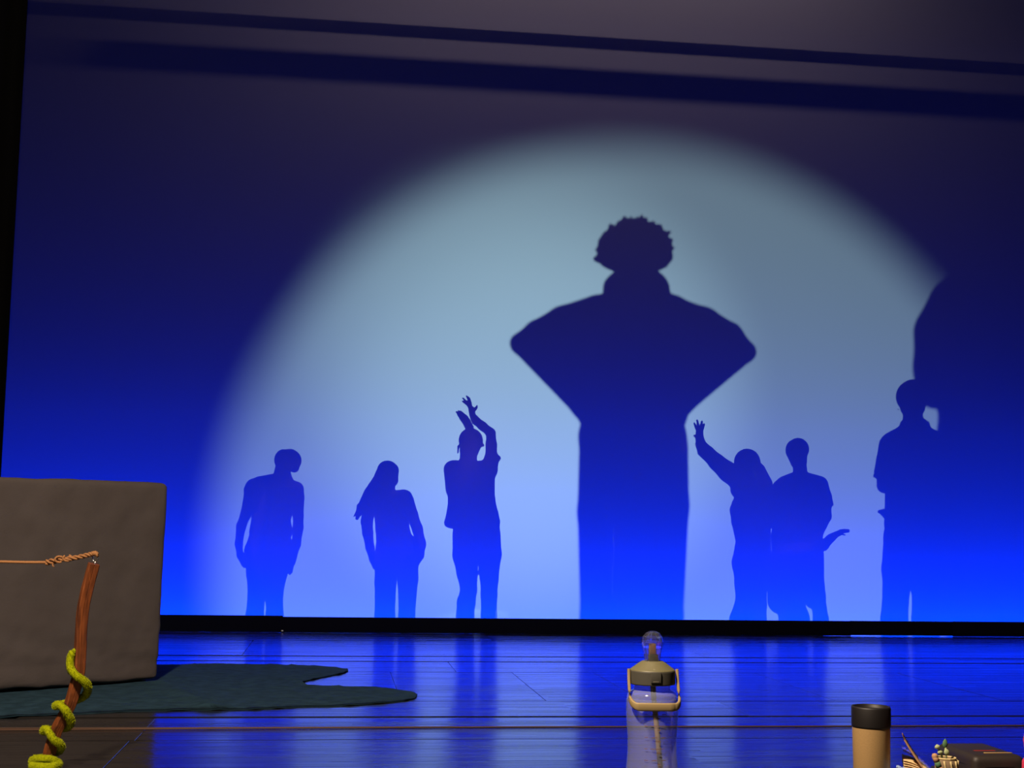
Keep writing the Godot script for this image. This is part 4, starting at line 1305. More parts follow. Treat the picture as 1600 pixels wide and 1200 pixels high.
			["body", "skin", [[0.014, [-0.016, 1.397, 0, 0.05, -0.008, 1.309, 0, 0.054, -0.008, 1.257, 0, 0.074, 0.014, 0.997, 0, 0.096, -0.053, 1.169, 0, 0.063, -0.018, 0.953, 0, 0.068, 0.073, 1.172, 0, 0.063, 0.063, 0.954, 0, 0.068, -0.075, 1.278, 0, 0.052, 0.105, 1.237, 0, 0.048, -0.08, 1.343, 0, 0.059, -0.156, 1.398, 0, 0.056, -0.156, 1.398, 0, 0.056, -0.232, 1.46, 0, 0.046, -0.232, 1.46, 0, 0.046, -0.295, 1.519, 0, 0.04, -0.295, 1.519, 0, 0.04, -0.326, 1.551, 0, 0.035, -0.326, 1.551, 0, 0.035, -0.347, 1.581, 0, 0.03, -0.356, 1.52, 0, 0.011, -0.34, 1.516, 0, 0.018, -0.335, 1.564, 0, 0.037, -0.351, 1.616, 0, 0.032, -0.071, 1.169, 0, 0.042, -0.098, 1.138, 0, 0.034, -0.098, 1.138, 0, 0.034, -0.094, 1.06, 0, 0.029, -0.094, 1.06, 0, 0.029, -0.067, 0.952, 0, 0.031, 0.105, 1.207, 0, 0.044, 0.194, 1.043, 0, 0.035, 0.194, 1.043, 0, 0.035, 0.293, 0.89, 0.03, 0.034, 0.293, 0.89, 0.03, 0.039, 0.525, 0.911, 0.03, 0.037, 0.525, 0.911, 0.03, 0.037, 0.574, 0.959, 0.02, 0.029, 0.574, 0.959, 0.02, 0.029, 0.62, 0.99, 0.02, 0.022, -0.018, 0.91, 0, 0.07, -0.023, 0.789, 0, 0.084, 0.058, 0.911, 0, 0.074, 0.062, 0.79, 0, 0.074, -0.023, 0.78, 0, 0.083, 0.062, 0.782, 0, 0.083, -0.027, 0.78, 0, 0.079, -0.032, 0.643, 0, 0.062, -0.032, 0.643, 0, 0.062, -0.037, 0.523, 0, 0.053, -0.037, 0.523, 0, 0.053, -0.073, 0.403, 0, 0.058, -0.073, 0.403, 0, 0.058, -0.073, 0.09, 0, 0.058, 0.053, 0.781, 0, 0.074, 0.048, 0.631, 0, 0.058, 0.048, 0.631, 0, 0.058, 0.048, 0.502, 0, 0.055, 0.048, 0.502, 0, 0.055, 0.038, 0.404, 0, 0.06, 0.038, 0.404, 0, 0.06, 0.038, 0.09, 0, 0.06]], [0.008, [-0.023, 1.469, 0, 0.084, -0.021, 1.418, 0, 0.068, -0.021, 1.457, 0.072, 0.008, -0.021, 1.429, 0.086, 0.011, -0.047, 1.47, 0.068, 0.011, 0.005, 1.47, 0.068, 0.011, -0.037, 1.403, 0.067, 0.008, -0.004, 1.403, 0.067, 0.008, -0.043, 1.453, 0.07, 0.01, -0.043, 1.453, 0.07, 0.01, 0.001, 1.453, 0.07, 0.01, 0.002, 1.453, 0.07, 0.01]], [0.005, [-0.352, 1.616, 0, 0.03, -0.353, 1.656, 0, 0.027, -0.353, 1.656, 0, 0.027, -0.353, 1.682, 0, 0.024, -0.37, 1.681, 0, 0.011, -0.379, 1.699, 0, 0.009, -0.379, 1.699, 0, 0.009, -0.389, 1.722, 0, 0.007, -0.359, 1.69, 0, 0.011, -0.364, 1.717, 0, 0.009, -0.364, 1.717, 0, 0.009, -0.37, 1.744, 0, 0.007, -0.345, 1.691, 0, 0.011, -0.341, 1.713, 0, 0.009, -0.341, 1.713, 0, 0.009, -0.336, 1.737, 0, 0.007, -0.335, 1.682, 0, 0.011, -0.328, 1.698, 0, 0.009, -0.328, 1.698, 0, 0.009, -0.321, 1.719, 0, 0.007, -0.365, 1.629, 0, 0.015, -0.38, 1.637, 0.015, 0.01, -0.38, 1.637, 0.015, 0.01, -0.388, 1.642, 0.02, 0.007, 0.606, 0.981, 0.02, 0.021, 0.648, 1, 0.02, 0.019, 0.643, 1.004, 0.02, 0.016, 0.676, 1.011, 0.02, 0.011, 0.676, 1.011, 0.02, 0.011, 0.706, 1.014, 0.02, 0.007, 0.644, 1.006, 0.025, 0.014, 0.676, 1.016, 0.035, 0.01, 0.676, 1.016, 0.035, 0.01, 0.705, 1.019, 0.04, 0.007, 0.642, 0.999, 0.015, 0.014, 0.672, 1.005, 0.005, 0.011, 0.672, 1.005, 0.005, 0.011, 0.699, 1.006, 0, 0.008, 0.637, 0.996, 0.01, 0.013, 0.665, 1.002, -0.01, 0.009, 0.665, 1.002, -0.01, 0.009, 0.687, 1.003, -0.015, 0.007, 0.636, 0.994, 0.03, 0.012, 0.661, 0.99, 0.04, 0.007, 0.661, 0.99, 0.04, 0.007, 0.684, 0.983, 0.04, 0.004]]]],
			["hair", "hair", [[0.0045, [-0.018, 1.464, 0, 0.093, -0.012, 1.379, 0, 0.111, -0.021, 1.388, 0, 0.099, -0.03, 1.248, 0, 0.079, 0.038, 1.389, 0, 0.081, 0.092, 1.316, 0, 0.068, 0.092, 1.316, 0, 0.068, 0.1, 1.237, 0, 0.063, -0.016, 1.366, 0, 0.108, 0.024, 1.214, 0, 0.117, -0.089, 1.234, 0, 0.027, -0.1, 1.203, 0, 0.013]]]],
			["long_sleeved_top", "cloth", [[0.012, [-0.008, 1.257, 0, 0.09, 0.014, 0.997, 0, 0.117, -0.053, 1.169, 0, 0.076, -0.018, 0.953, 0, 0.083, 0.073, 1.172, 0, 0.077, 0.063, 0.954, 0, 0.083, -0.075, 1.278, 0, 0.063, 0.105, 1.237, 0, 0.059, -0.08, 1.343, 0, 0.072, -0.156, 1.398, 0, 0.069, -0.156, 1.398, 0, 0.069, -0.232, 1.46, 0, 0.057, -0.232, 1.46, 0, 0.057, -0.295, 1.519, 0, 0.049, -0.295, 1.519, 0, 0.049, -0.326, 1.551, 0, 0.043, -0.326, 1.551, 0, 0.043, -0.347, 1.581, 0, 0.037, -0.356, 1.52, 0, 0.013, -0.34, 1.516, 0, 0.022, -0.071, 1.169, 0, 0.052, -0.098, 1.138, 0, 0.042, -0.098, 1.138, 0, 0.042, -0.094, 1.06, 0, 0.036, -0.094, 1.06, 0, 0.036, -0.067, 0.952, 0, 0.038, 0.105, 1.207, 0, 0.054, 0.194, 1.043, 0, 0.043, 0.194, 1.043, 0, 0.043, 0.293, 0.89, 0.03, 0.041]]]],
			["trousers", "trouser", [[0.013, [-0.018, 0.91, 0, 0.085, -0.023, 0.789, 0, 0.103, 0.058, 0.911, 0, 0.09, 0.062, 0.79, 0, 0.09, -0.023, 0.78, 0, 0.101, 0.062, 0.782, 0, 0.101, -0.027, 0.78, 0, 0.096, -0.032, 0.643, 0, 0.076, -0.032, 0.643, 0, 0.076, -0.037, 0.523, 0, 0.065, -0.037, 0.523, 0, 0.065, -0.073, 0.403, 0, 0.071, -0.073, 0.403, 0, 0.071, -0.073, 0.09, 0, 0.071, 0.053, 0.781, 0, 0.09, 0.048, 0.631, 0, 0.071, 0.048, 0.631, 0, 0.071, 0.048, 0.502, 0, 0.067, 0.048, 0.502, 0, 0.067, 0.038, 0.404, 0, 0.074, 0.038, 0.404, 0, 0.074, 0.038, 0.09, 0, 0.074]]]],
			["shoe", "shoe", [[0.012, [-0.073, 0.05, -0.03, 0.05, -0.073, 0.036, 0.13, 0.036]]]],
			["shoe", "shoe", [[0.012, [0.038, 0.05, -0.03, 0.05, 0.038, 0.036, 0.13, 0.036]]]],
		]},
		{"label": "short-haired person in a t-shirt beside the waving long-haired one", "at": Vector3(1.93, -0.3, -0.54), "parts": [
			["body", "skin", [[0.014, [0.024, 1.442, 0, 0.048, 0.03, 1.357, 0, 0.049, 0.032, 1.34, 0, 0.042, 0.036, 1.238, 0, 0.08, 0.015, 1.344, 0, 0.035, -0.079, 1.291, 0, 0.047, 0.046, 1.34, 0, 0.035, 0.161, 1.295, 0, 0.047, -0.07, 1.27, 0, 0.053, 0.147, 1.27, 0, 0.053, -0.035, 1.245, 0, 0.08, -0.015, 0.999, 0, 0.087, 0.133, 1.248, 0, 0.069, 0.087, 1.001, 0, 0.08, -0.114, 1.269, 0, 0.042, -0.137, 1.171, 0, 0.04, 0.165, 1.283, 0, 0.049, 0.2, 1.211, 0, 0.038, 0.2, 1.211, 0, 0.038, 0.217, 1.181, 0, 0.029, 0.239, 1.169, 0, 0.016, 0.254, 1.163, 0, 0.008, -0.015, 0.999, 0, 0.087, -0.011, 0.872, 0, 0.079, -0.089, 1.108, 0, 0.058, -0.09, 0.939, 0, 0.068, -0.09, 0.939, 0, 0.068, -0.082, 0.846, 0, 0.072, 0.087, 1.001, 0, 0.08, 0.081, 0.865, 0, 0.08, 0.204, 1.198, 0, 0.038, 0.207, 1.083, 0, 0.036, 0.207, 1.083, 0, 0.036, 0.13, 0.945, -0.08, 0.031, 0.13, 0.945, -0.08, 0.031, 0.057, 0.924, -0.12, 0.026, -0.137, 1.179, 0, 0.035, -0.129, 1.056, 0, 0.035, -0.129, 1.056, 0, 0.035, -0.106, 0.985, -0.05, 0.028, -0.106, 0.985, -0.05, 0.028, -0.038, 0.922, -0.12, 0.026, -0.016, 0.83, 0, 0.079, 0.086, 0.832, 0, 0.083, -0.021, 0.771, 0, 0.087, -0.039, 0.624, 0, 0.083, -0.039, 0.624, 0, 0.083, -0.062, 0.519, 0, 0.075, -0.073, 0.846, 0, 0.079, -0.091, 0.728, 0, 0.083, -0.091, 0.728, 0, 0.083, -0.1, 0.623, 0, 0.083, -0.1, 0.623, 0, 0.083, -0.11, 0.527, 0, 0.075, 0.085, 0.773, 0, 0.085, 0.11, 0.626, 0, 0.064, 0.11, 0.626, 0, 0.064, 0.123, 0.546, 0, 0.064, -0.035, 0.561, 0, 0.079, -0.036, 0.469, 0, 0.096, -0.036, 0.469, 0, 0.096, -0.019, 0.403, 0, 0.103, -0.019, 0.403, 0, 0.103, -0.019, 0.09, 0, 0.075, 0.132, 0.563, 0, 0.066, 0.155, 0.471, 0, 0.048, 0.155, 0.471, 0, 0.048, 0.163, 0.404, 0, 0.053, 0.163, 0.404, 0, 0.053, 0.163, 0.09, 0, 0.053]], [0.008, [0.007, 1.512, 0, 0.077, 0.018, 1.451, 0, 0.059, 0.078, 1.51, 0, 0.011, 0.078, 1.51, 0, 0.011, 0.007, 1.506, 0.066, 0.008, 0.007, 1.479, 0.08, 0.011, -0.017, 1.517, 0.063, 0.01, 0.031, 1.517, 0.063, 0.01, -0.008, 1.455, 0.062, 0.008, 0.022, 1.455, 0.062, 0.008, -0.014, 1.502, 0.065, 0.009, -0.014, 1.502, 0.065, 0.009, 0.027, 1.502, 0.065, 0.009, 0.028, 1.502, 0.065, 0.009]]]],
			["hair", "hair", [[0.007, [0.007, 1.521, 0, 0.078, 0.016, 1.528, 0, 0.075]]]],
			["t_shirt", "cloth", [[0.012, [0.032, 1.34, 0, 0.051, 0.036, 1.238, 0, 0.097, 0.015, 1.344, 0, 0.042, -0.079, 1.291, 0, 0.057, 0.046, 1.34, 0, 0.042, 0.161, 1.295, 0, 0.058, -0.07, 1.27, 0, 0.064, 0.147, 1.27, 0, 0.064, -0.035, 1.245, 0, 0.097, -0.015, 0.999, 0, 0.106, 0.133, 1.248, 0, 0.084, 0.087, 1.001, 0, 0.097, -0.114, 1.269, 0, 0.051, -0.137, 1.171, 0, 0.048, 0.165, 1.283, 0, 0.06, 0.2, 1.211, 0, 0.047, 0.2, 1.211, 0, 0.047, 0.217, 1.181, 0, 0.036, 0.239, 1.169, 0, 0.02, 0.254, 1.163, 0, 0.01, -0.015, 0.999, 0, 0.106, -0.011, 0.872, 0, 0.097, -0.089, 1.108, 0, 0.07, -0.09, 0.939, 0, 0.084, -0.09, 0.939, 0, 0.084, -0.082, 0.846, 0, 0.088, 0.087, 1.001, 0, 0.097, 0.081, 0.865, 0, 0.097]]]],
			["shorts", "trouser", [[0.013, [-0.016, 0.83, 0, 0.097, 0.086, 0.832, 0, 0.101, -0.021, 0.771, 0, 0.106, -0.039, 0.624, 0, 0.101, -0.039, 0.624, 0, 0.101, -0.062, 0.519, 0, 0.092, -0.073, 0.846, 0, 0.097, -0.091, 0.728, 0, 0.101, -0.091, 0.728, 0, 0.101, -0.1, 0.623, 0, 0.101, -0.1, 0.623, 0, 0.101, -0.11, 0.527, 0, 0.092, 0.085, 0.773, 0, 0.104, 0.11, 0.626, 0, 0.078, 0.11, 0.626, 0, 0.078, 0.123, 0.546, 0, 0.077]]]],
			["shoe", "shoe", [[0.012, [-0.019, 0.05, -0.03, 0.05, -0.019, 0.036, 0.13, 0.036]]]],
			["shoe", "shoe", [[0.012, [0.163, 0.05, -0.03, 0.05, 0.163, 0.036, 0.13, 0.036]]]],
		]},
		{"label": "broad person in a collared shirt with folded arms, rightmost sharp silhouette", "at": Vector3(2.399, -0.3, -1.8), "parts": [
			["body", "skin", [[0.014, [0.03, 1.598, 0, 0.06, 0.031, 1.487, 0, 0.058, -0.03, 1.504, 0, 0.017, 0.113, 1.504, 0, 0.019, -0.014, 1.522, 0, 0.016, 0.094, 1.522, 0, 0.016, 0.035, 1.472, 0, 0.054, 0.041, 1.35, 0, 0.108, -0.015, 1.474, 0, 0.029, -0.101, 1.402, 0, 0.044, 0.086, 1.477, 0, 0.029, 0.174, 1.409, 0, 0.045, -0.075, 1.388, 0, 0.063, 0.15, 1.393, 0, 0.064, -0.048, 1.348, 0, 0.079, -0.04, 1.128, 0, 0.082, -0.04, 1.128, 0, 0.082, -0.055, 0.927, 0, 0.079, 0.118, 1.352, 0, 0.08, 0.106, 1.131, 0, 0.082, 0.106, 1.131, 0, 0.082, 0.11, 0.929, 0, 0.079, -0.113, 1.38, 0, 0.052, -0.134, 1.291, 0, 0.047, -0.134, 1.291, 0, 0.047, -0.158, 1.228, 0, 0.041, -0.177, 1.213, 0, 0.025, -0.206, 1.201, 0, 0.009, 0.189, 1.387, 0, 0.053, 0.214, 1.299, 0, 0.048, 0.214, 1.299, 0, 0.048, 0.232, 1.225, 0, 0.041, -0.15, 1.236, 0, 0.044, -0.147, 1.151, 0, 0.044, -0.147, 1.151, 0, 0.044, -0.037, 1.14, 0.14, 0.035, -0.037, 1.14, 0.14, 0.035, 0.12, 1.116, 0.17, 0.032, 0.12, 1.116, 0.17, 0.032, 0.212, 1.056, 0.15, 0.032, 0.224, 1.232, 0, 0.045, 0.222, 1.122, 0, 0.045, 0.222, 1.122, 0, 0.045, 0.17, 1.073, 0.14, 0.035, 0.17, 1.073, 0.14, 0.035, -0.025, 1.022, 0.15, 0.033, -0.025, 1.022, 0.15, 0.033, -0.106, 0.999, 0.12, 0.029, -0.056, 0.872, 0, 0.08, 0.109, 0.875, 0, 0.081, -0.06, 0.836, 0, 0.078, -0.074, 0.673, 0, 0.078, 0.109, 0.838, 0, 0.079, 0.098, 0.675, 0, 0.074, -0.074, 0.673, 0, 0.078, -0.086, 0.557, 0, 0.064, -0.086, 0.557, 0, 0.064, -0.1, 0.395, 0, 0.065, -0.1, 0.395, 0, 0.065, -0.1, 0.09, 0, 0.061, 0.102, 0.675, 0, 0.076, 0.092, 0.559, 0, 0.068, 0.092, 0.559, 0, 0.068, 0.087, 0.397, 0, 0.067, 0.087, 0.397, 0, 0.067, 0.087, 0.09, 0, 0.061]], [0.008, [0.026, 1.659, 0, 0.092, 0.03, 1.613, 0, 0.076, -0.056, 1.588, 0, 0.007, -0.056, 1.588, 0, 0.007, 0.026, 1.643, 0.079, 0.009, 0.026, 1.612, 0.095, 0.013, -0.002, 1.657, 0.075, 0.012, 0.055, 1.657, 0.075, 0.012, 0.008, 1.583, 0.073, 0.009, 0.044, 1.583, 0.073, 0.009, 0.001, 1.639, 0.077, 0.011, 0.002, 1.639, 0.077, 0.011, 0.05, 1.639, 0.077, 0.011, 0.051, 1.639, 0.077, 0.011]], [0.005, [-0.102, 1.006, 0.12, 0.029, -0.129, 1.011, 0.12, 0.016, -0.129, 1.011, 0.12, 0.016, -0.153, 1.011, 0.12, 0.01, -0.104, 0.996, 0.13, 0.019, -0.127, 1.003, 0.13, 0.012, -0.127, 1.003, 0.13, 0.012, -0.145, 1.006, 0.13, 0.008, -0.105, 0.987, 0.11, 0.019, -0.128, 0.99, 0.11, 0.01, -0.128, 0.99, 0.11, 0.01, -0.14, 0.995, 0.11, 0.008, -0.103, 0.979, 0.1, 0.016, -0.123, 0.978, 0.1, 0.009, -0.123, 0.978, 0.1, 0.009, -0.134, 0.984, 0.1, 0.007]]]],
			["hair", "hair", [[0.007, [0.026, 1.665, 0, 0.094, 0.035, 1.672, 0, 0.093]]]],
			["collared_shirt", "cloth", [[0.012, [-0.03, 1.504, 0, 0.021, 0.113, 1.504, 0, 0.023, -0.014, 1.522, 0, 0.019, 0.094, 1.522, 0, 0.019, 0.035, 1.472, 0, 0.066, 0.041, 1.35, 0, 0.132, -0.015, 1.474, 0, 0.035, -0.101, 1.402, 0, 0.054, 0.086, 1.477, 0, 0.035, 0.174, 1.409, 0, 0.054, -0.075, 1.388, 0, 0.077, 0.15, 1.393, 0, 0.078, -0.048, 1.348, 0, 0.096, -0.04, 1.128, 0, 0.1, -0.04, 1.128, 0, 0.1, -0.055, 0.927, 0, 0.096, 0.118, 1.352, 0, 0.097, 0.106, 1.131, 0, 0.1, 0.106, 1.131, 0, 0.1, 0.11, 0.929, 0, 0.096, -0.113, 1.38, 0, 0.064, -0.134, 1.291, 0, 0.058, -0.134, 1.291, 0, 0.058, -0.158, 1.228, 0, 0.05, -0.177, 1.213, 0, 0.031, -0.206, 1.201, 0, 0.011, 0.189, 1.387, 0, 0.064, 0.214, 1.299, 0, 0.058, 0.214, 1.299, 0, 0.058, 0.232, 1.225, 0, 0.051]]]],
			["trousers", "trouser", [[0.013, [-0.056, 0.872, 0, 0.098, 0.109, 0.875, 0, 0.098, -0.06, 0.836, 0, 0.096, -0.074, 0.673, 0, 0.095, 0.109, 0.838, 0, 0.096, 0.098, 0.675, 0, 0.09, -0.074, 0.673, 0, 0.095, -0.086, 0.557, 0, 0.078, -0.086, 0.557, 0, 0.078, -0.1, 0.395, 0, 0.079, -0.1, 0.395, 0, 0.079, -0.1, 0.09, 0, 0.075, 0.102, 0.675, 0, 0.092, 0.092, 0.559, 0, 0.082, 0.092, 0.559, 0, 0.082, 0.087, 0.397, 0, 0.081, 0.087, 0.397, 0, 0.081, 0.087, 0.09, 0, 0.075]]]],
			["shoe", "shoe", [[0.012, [-0.1, 0.05, -0.03, 0.05, -0.1, 0.036, 0.13, 0.036]]]],
			["shoe", "shoe", [[0.012, [0.087, 0.05, -0.03, 0.05, 0.087, 0.036, 0.13, 0.036]]]],
		]},
		{"label": "huge curly-haired figure with hands on hips in a wide jacket, centre of the screen", "at": Vector3(0.697, -0.3, -4.385), "parts": [
			["body", "skin", [[0.014, [0.016, 1.626, 0, 0.081, 0.016, 1.567, 0, 0.086, -0.046, 1.569, 0, 0.028, 0.088, 1.574, 0, 0.027, -0.05, 1.536, 0, 0.047, 0.083, 1.541, 0, 0.049, -0.111, 1.449, 0, 0.052, 0.15, 1.458, 0, 0.053, 0.007, 1.496, 0, 0.088, 0.009, 1.145, 0, 0.162, -0.075, 1.375, 0, 0.101, -0.056, 1.097, 0, 0.108, 0.091, 1.381, 0, 0.101, 0.08, 1.1, 0, 0.107, -0.134, 1.439, 0, 0.056, -0.251, 1.409, 0, 0.046, -0.251, 1.409, 0, 0.046, -0.344, 1.364, 0, 0.038, -0.344, 1.364, 0, 0.038, -0.406, 1.324, 0, 0.029, -0.406, 1.324, 0, 0.029, -0.166, 1.103, 0, 0.038, -0.355, 1.319, 0, 0.042, -0.132, 1.187, 0, 0.086, -0.32, 1.309, 0, 0.057, -0.133, 1.257, 0, 0.087, -0.173, 1.094, 0, 0.027, -0.168, 1.048, 0, 0.015, 0.162, 1.445, 0, 0.055, 0.27, 1.418, 0, 0.051, 0.27, 1.418, 0, 0.051, 0.366, 1.374, 0, 0.044, 0.366, 1.374, 0, 0.044, 0.43, 1.322, 0, 0.03, 0.43, 1.322, 0, 0.03, 0.18, 1.122, 0, 0.037, 0.378, 1.32, 0, 0.044, 0.151, 1.196, 0, 0.088, 0.342, 1.319, 0, 0.055, 0.151, 1.266, 0, 0.088, 0.182, 1.103, 0, 0.025, 0.18, 1.061, 0, 0.014, -0.131, 1.06, 0, 0.042, 0.151, 1.079, 0, 0.043, -0.111, 1.421, 0, 0.047, -0.384, 1.314, -0.02, 0.025, -0.384, 1.314, -0.02, 0.025, -0.183, 1.078, 0.02, 0.021, 0.138, 1.43, 0, 0.048, 0.407, 1.312, -0.02, 0.026, 0.407, 1.312, -0.02, 0.026, 0.186, 1.088, 0.02, 0.021, -0.095, 1.004, 0, 0.079, 0.109, 1.009, 0, 0.079, 0.01, 0.983, 0, 0.115, 0.011, 0.914, 0, 0.115, -0.09, 0.981, 0, 0.08, -0.091, 0.729, 0, 0.082, -0.091, 0.729, 0, 0.082, -0.081, 0.358, 0, 0.079, -0.081, 0.358, 0, 0.079, -0.081, 0.09, 0, 0.061, 0.114, 0.962, 0, 0.08, 0.115, 0.756, 0, 0.082, 0.115, 0.756, 0, 0.082, 0.1, 0.359, 0, 0.078, 0.1, 0.359, 0, 0.078, 0.1, 0.09, 0, 0.061]], [0.008, [0.011, 1.697, 0, 0.074, 0.013, 1.642, 0, 0.062, 0.011, 1.684, 0.063, 0.007, 0.011, 1.659, 0.076, 0.01, -0.012, 1.695, 0.06, 0.009, 0.034, 1.695, 0.06, 0.009, -0.004, 1.636, 0.059, 0.007, 0.025, 1.636, 0.059, 0.007, -0.009, 1.68, 0.062, 0.009, -0.009, 1.68, 0.062, 0.009, 0.03, 1.68, 0.062, 0.009, 0.031, 1.68, 0.062, 0.009]], [0.005, [-0.166, 1.085, 0.03, 0.014, -0.133, 1.083, 0.07, 0.012, -0.133, 1.083, 0.07, 0.012, -0.1, 1.076, 0.09, 0.011, -0.166, 1.076, 0.03, 0.014, -0.133, 1.072, 0.07, 0.012, -0.133, 1.072, 0.07, 0.012, -0.1, 1.064, 0.09, 0.011, -0.166, 1.066, 0.03, 0.014, -0.133, 1.06, 0.07, 0.012, -0.133, 1.06, 0.07, 0.012, -0.1, 1.052, 0.09, 0.011, -0.166, 1.057, 0.03, 0.014, -0.133, 1.048, 0.07, 0.012, -0.133, 1.048, 0.07, 0.012, -0.1, 1.041, 0.09, 0.011, -0.166, 1.082, 0, 0.014, -0.147, 1.086, -0.05, 0.012, -0.147, 1.086, -0.05, 0.012, -0.124, 1.077, -0.08, 0.01, 0.177, 1.094, 0.03, 0.014, 0.146, 1.091, 0.07, 0.012, 0.146, 1.091, 0.07, 0.012, 0.113, 1.081, 0.09, 0.011, 0.177, 1.085, 0.03, 0.014, 0.146, 1.079, 0.07, 0.012, 0.146, 1.079, 0.07, 0.012, 0.113, 1.07, 0.09, 0.011, 0.177, 1.076, 0.03, 0.014, 0.146, 1.067, 0.07, 0.012, 0.146, 1.067, 0.07, 0.012, 0.113, 1.058, 0.09, 0.011, 0.177, 1.066, 0.03, 0.014, 0.146, 1.055, 0.07, 0.012, 0.146, 1.055, 0.07, 0.012, 0.113, 1.046, 0.09, 0.011, 0.175, 1.091, 0, 0.014, 0.153, 1.094, -0.05, 0.012, 0.153, 1.094, -0.05, 0.012, 0.128, 1.083, -0.08, 0.01]]]],
			["hair", "hair", [[0.007, [-0.047, 1.687, 0, 0.079, 0.063, 1.697, 0, 0.081, 0.006, 1.709, 0, 0.086, 0.02, 1.709, 0, 0.086, -0.082, 1.657, 0, 0.046, 0.106, 1.67, 0, 0.044, -0.06, 1.635, 0, 0.033, 0.082, 1.645, 0, 0.033, -0.077, 1.693, 0, 0.048, 0.101, 1.706, 0, 0.046, -0.112, 1.647, 0, 0.015, -0.131, 1.643, 0, 0.006, -0.114, 1.653, 0, 0.015, -0.139, 1.645, 0, 0.006, -0.109, 1.681, 0, 0.015, -0.133, 1.677, 0, 0.006, -0.106, 1.669, 0, 0.015, -0.117, 1.675, 0, 0.006, -0.101, 1.709, 0, 0.015, -0.121, 1.711, 0, 0.006, -0.096, 1.704, 0, 0.015, -0.114, 1.711, 0, 0.006, -0.081, 1.736, 0, 0.015, -0.104, 1.738, 0, 0.006, -0.082, 1.728, 0, 0.015, -0.093, 1.738, 0, 0.006, -0.07, 1.751, 0, 0.015, -0.079, 1.766, 0, 0.006, -0.073, 1.755, 0, 0.015, -0.085, 1.769, 0, 0.006, -0.05, 1.763, 0, 0.015, -0.051, 1.784, 0, 0.006, -0.047, 1.761, 0, 0.015, -0.047, 1.781, 0, 0.006, -0.018, 1.777, 0, 0.016, -0.026, 1.789, 0, 0.006, -0.033, 1.778, 0, 0.016, -0.028, 1.804, 0, 0.006, 0.001, 1.78, 0, 0.016, 0.001, 1.794, 0, 0.006, -0.006, 1.783, 0, 0.016, -0.003, 1.804, 0, 0.006, 0.018, 1.786, 0, 0.016, 0.019, 1.801, 0, 0.006, 0.028, 1.786, 0, 0.016, 0.019, 1.802, 0, 0.006, 0.044, 1.768, 0, 0.016, 0.056, 1.785, 0, 0.006, 0.041, 1.773, 0, 0.016, 0.049, 1.788, 0, 0.006, 0.07, 1.771, 0, 0.016, 0.08, 1.784, 0, 0.006, 0.063, 1.771, 0, 0.016, 0.08, 1.791, 0, 0.006, 0.099, 1.77, 0, 0.016, 0.096, 1.781, 0, 0.006, 0.097, 1.762, 0, 0.016, 0.107, 1.778, 0, 0.006, 0.108, 1.733, 0, 0.016, 0.142, 1.757, 0, 0.006, 0.115, 1.75, 0, 0.016, 0.12, 1.757, 0, 0.006, 0.125, 1.716, 0, 0.016, 0.148, 1.725, 0, 0.006, 0.123, 1.716, 0, 0.016, 0.148, 1.726, 0, 0.006, 0.13, 1.691, 0, 0.016, 0.156, 1.696, 0, 0.006, 0.138, 1.698, 0, 0.016, 0.146, 1.705, 0, 0.006, 0.134, 1.672, 0, 0.016, 0.15, 1.668, 0, 0.006, 0.133, 1.676, 0, 0.016, 0.146, 1.668, 0, 0.006, 0.117, 1.653, 0, 0.016, 0.138, 1.651, 0, 0.006, 0.125, 1.646, 0, 0.016, 0.147, 1.654, 0, 0.006, -0.105, 1.643, 0, 0.015, -0.122, 1.64, 0, 0.006, -0.094, 1.649, 0, 0.015, -0.13, 1.636, 0, 0.006, -0.079, 1.621, 0, 0.015, -0.092, 1.615, 0, 0.006, -0.07, 1.618, 0, 0.015, -0.087, 1.62, 0, 0.006, 0.102, 1.636, 0, 0.016, 0.117, 1.63, 0, 0.006, 0.102, 1.627, 0, 0.016, 0.13, 1.63, 0, 0.006, 0.029, 1.781, 0, 0.01, 0.037, 1.813, 0, 0.005, 0.039, 1.782, 0, 0.01, 0.055, 1.804, 0, 0.006, -0.066, 1.748, 0, 0.01, -0.076, 1.776, 0, 0.005, -0.016, 1.784, 0, 0.012, -0.026, 1.798, 0, 0.007]]]],
			["wide_jacket", "cloth", [[0.012, [-0.046, 1.569, 0, 0.034, 0.088, 1.574, 0, 0.033, -0.05, 1.536, 0, 0.057, 0.083, 1.541, 0, 0.06, -0.111, 1.449, 0, 0.064, 0.15, 1.458, 0, 0.065, 0.007, 1.496, 0, 0.107, 0.009, 1.145, 0, 0.198, -0.075, 1.375, 0, 0.123, -0.056, 1.097, 0, 0.131, 0.091, 1.381, 0, 0.124, 0.08, 1.1, 0, 0.13, -0.134, 1.439, 0, 0.068, -0.251, 1.409, 0, 0.056, -0.251, 1.409, 0, 0.056, -0.344, 1.364, 0, 0.046, -0.344, 1.364, 0, 0.046, -0.406, 1.324, 0, 0.036, -0.406, 1.324, 0, 0.036, -0.166, 1.103, 0, 0.047, -0.355, 1.319, 0, 0.051, -0.132, 1.187, 0, 0.105, -0.32, 1.309, 0, 0.07, -0.133, 1.257, 0, 0.106, -0.173, 1.094, 0, 0.033, -0.168, 1.048, 0, 0.019, 0.162, 1.445, 0, 0.067, 0.27, 1.418, 0, 0.062, 0.27, 1.418, 0, 0.062, 0.366, 1.374, 0, 0.053, 0.366, 1.374, 0, 0.053, 0.43, 1.322, 0, 0.036, 0.43, 1.322, 0, 0.036, 0.18, 1.122, 0, 0.045, 0.378, 1.32, 0, 0.053, 0.151, 1.196, 0, 0.107, 0.342, 1.319, 0, 0.067, 0.151, 1.266, 0, 0.107, 0.182, 1.103, 0, 0.031, 0.18, 1.061, 0, 0.017, -0.131, 1.06, 0, 0.051, 0.151, 1.079, 0, 0.052]]]],
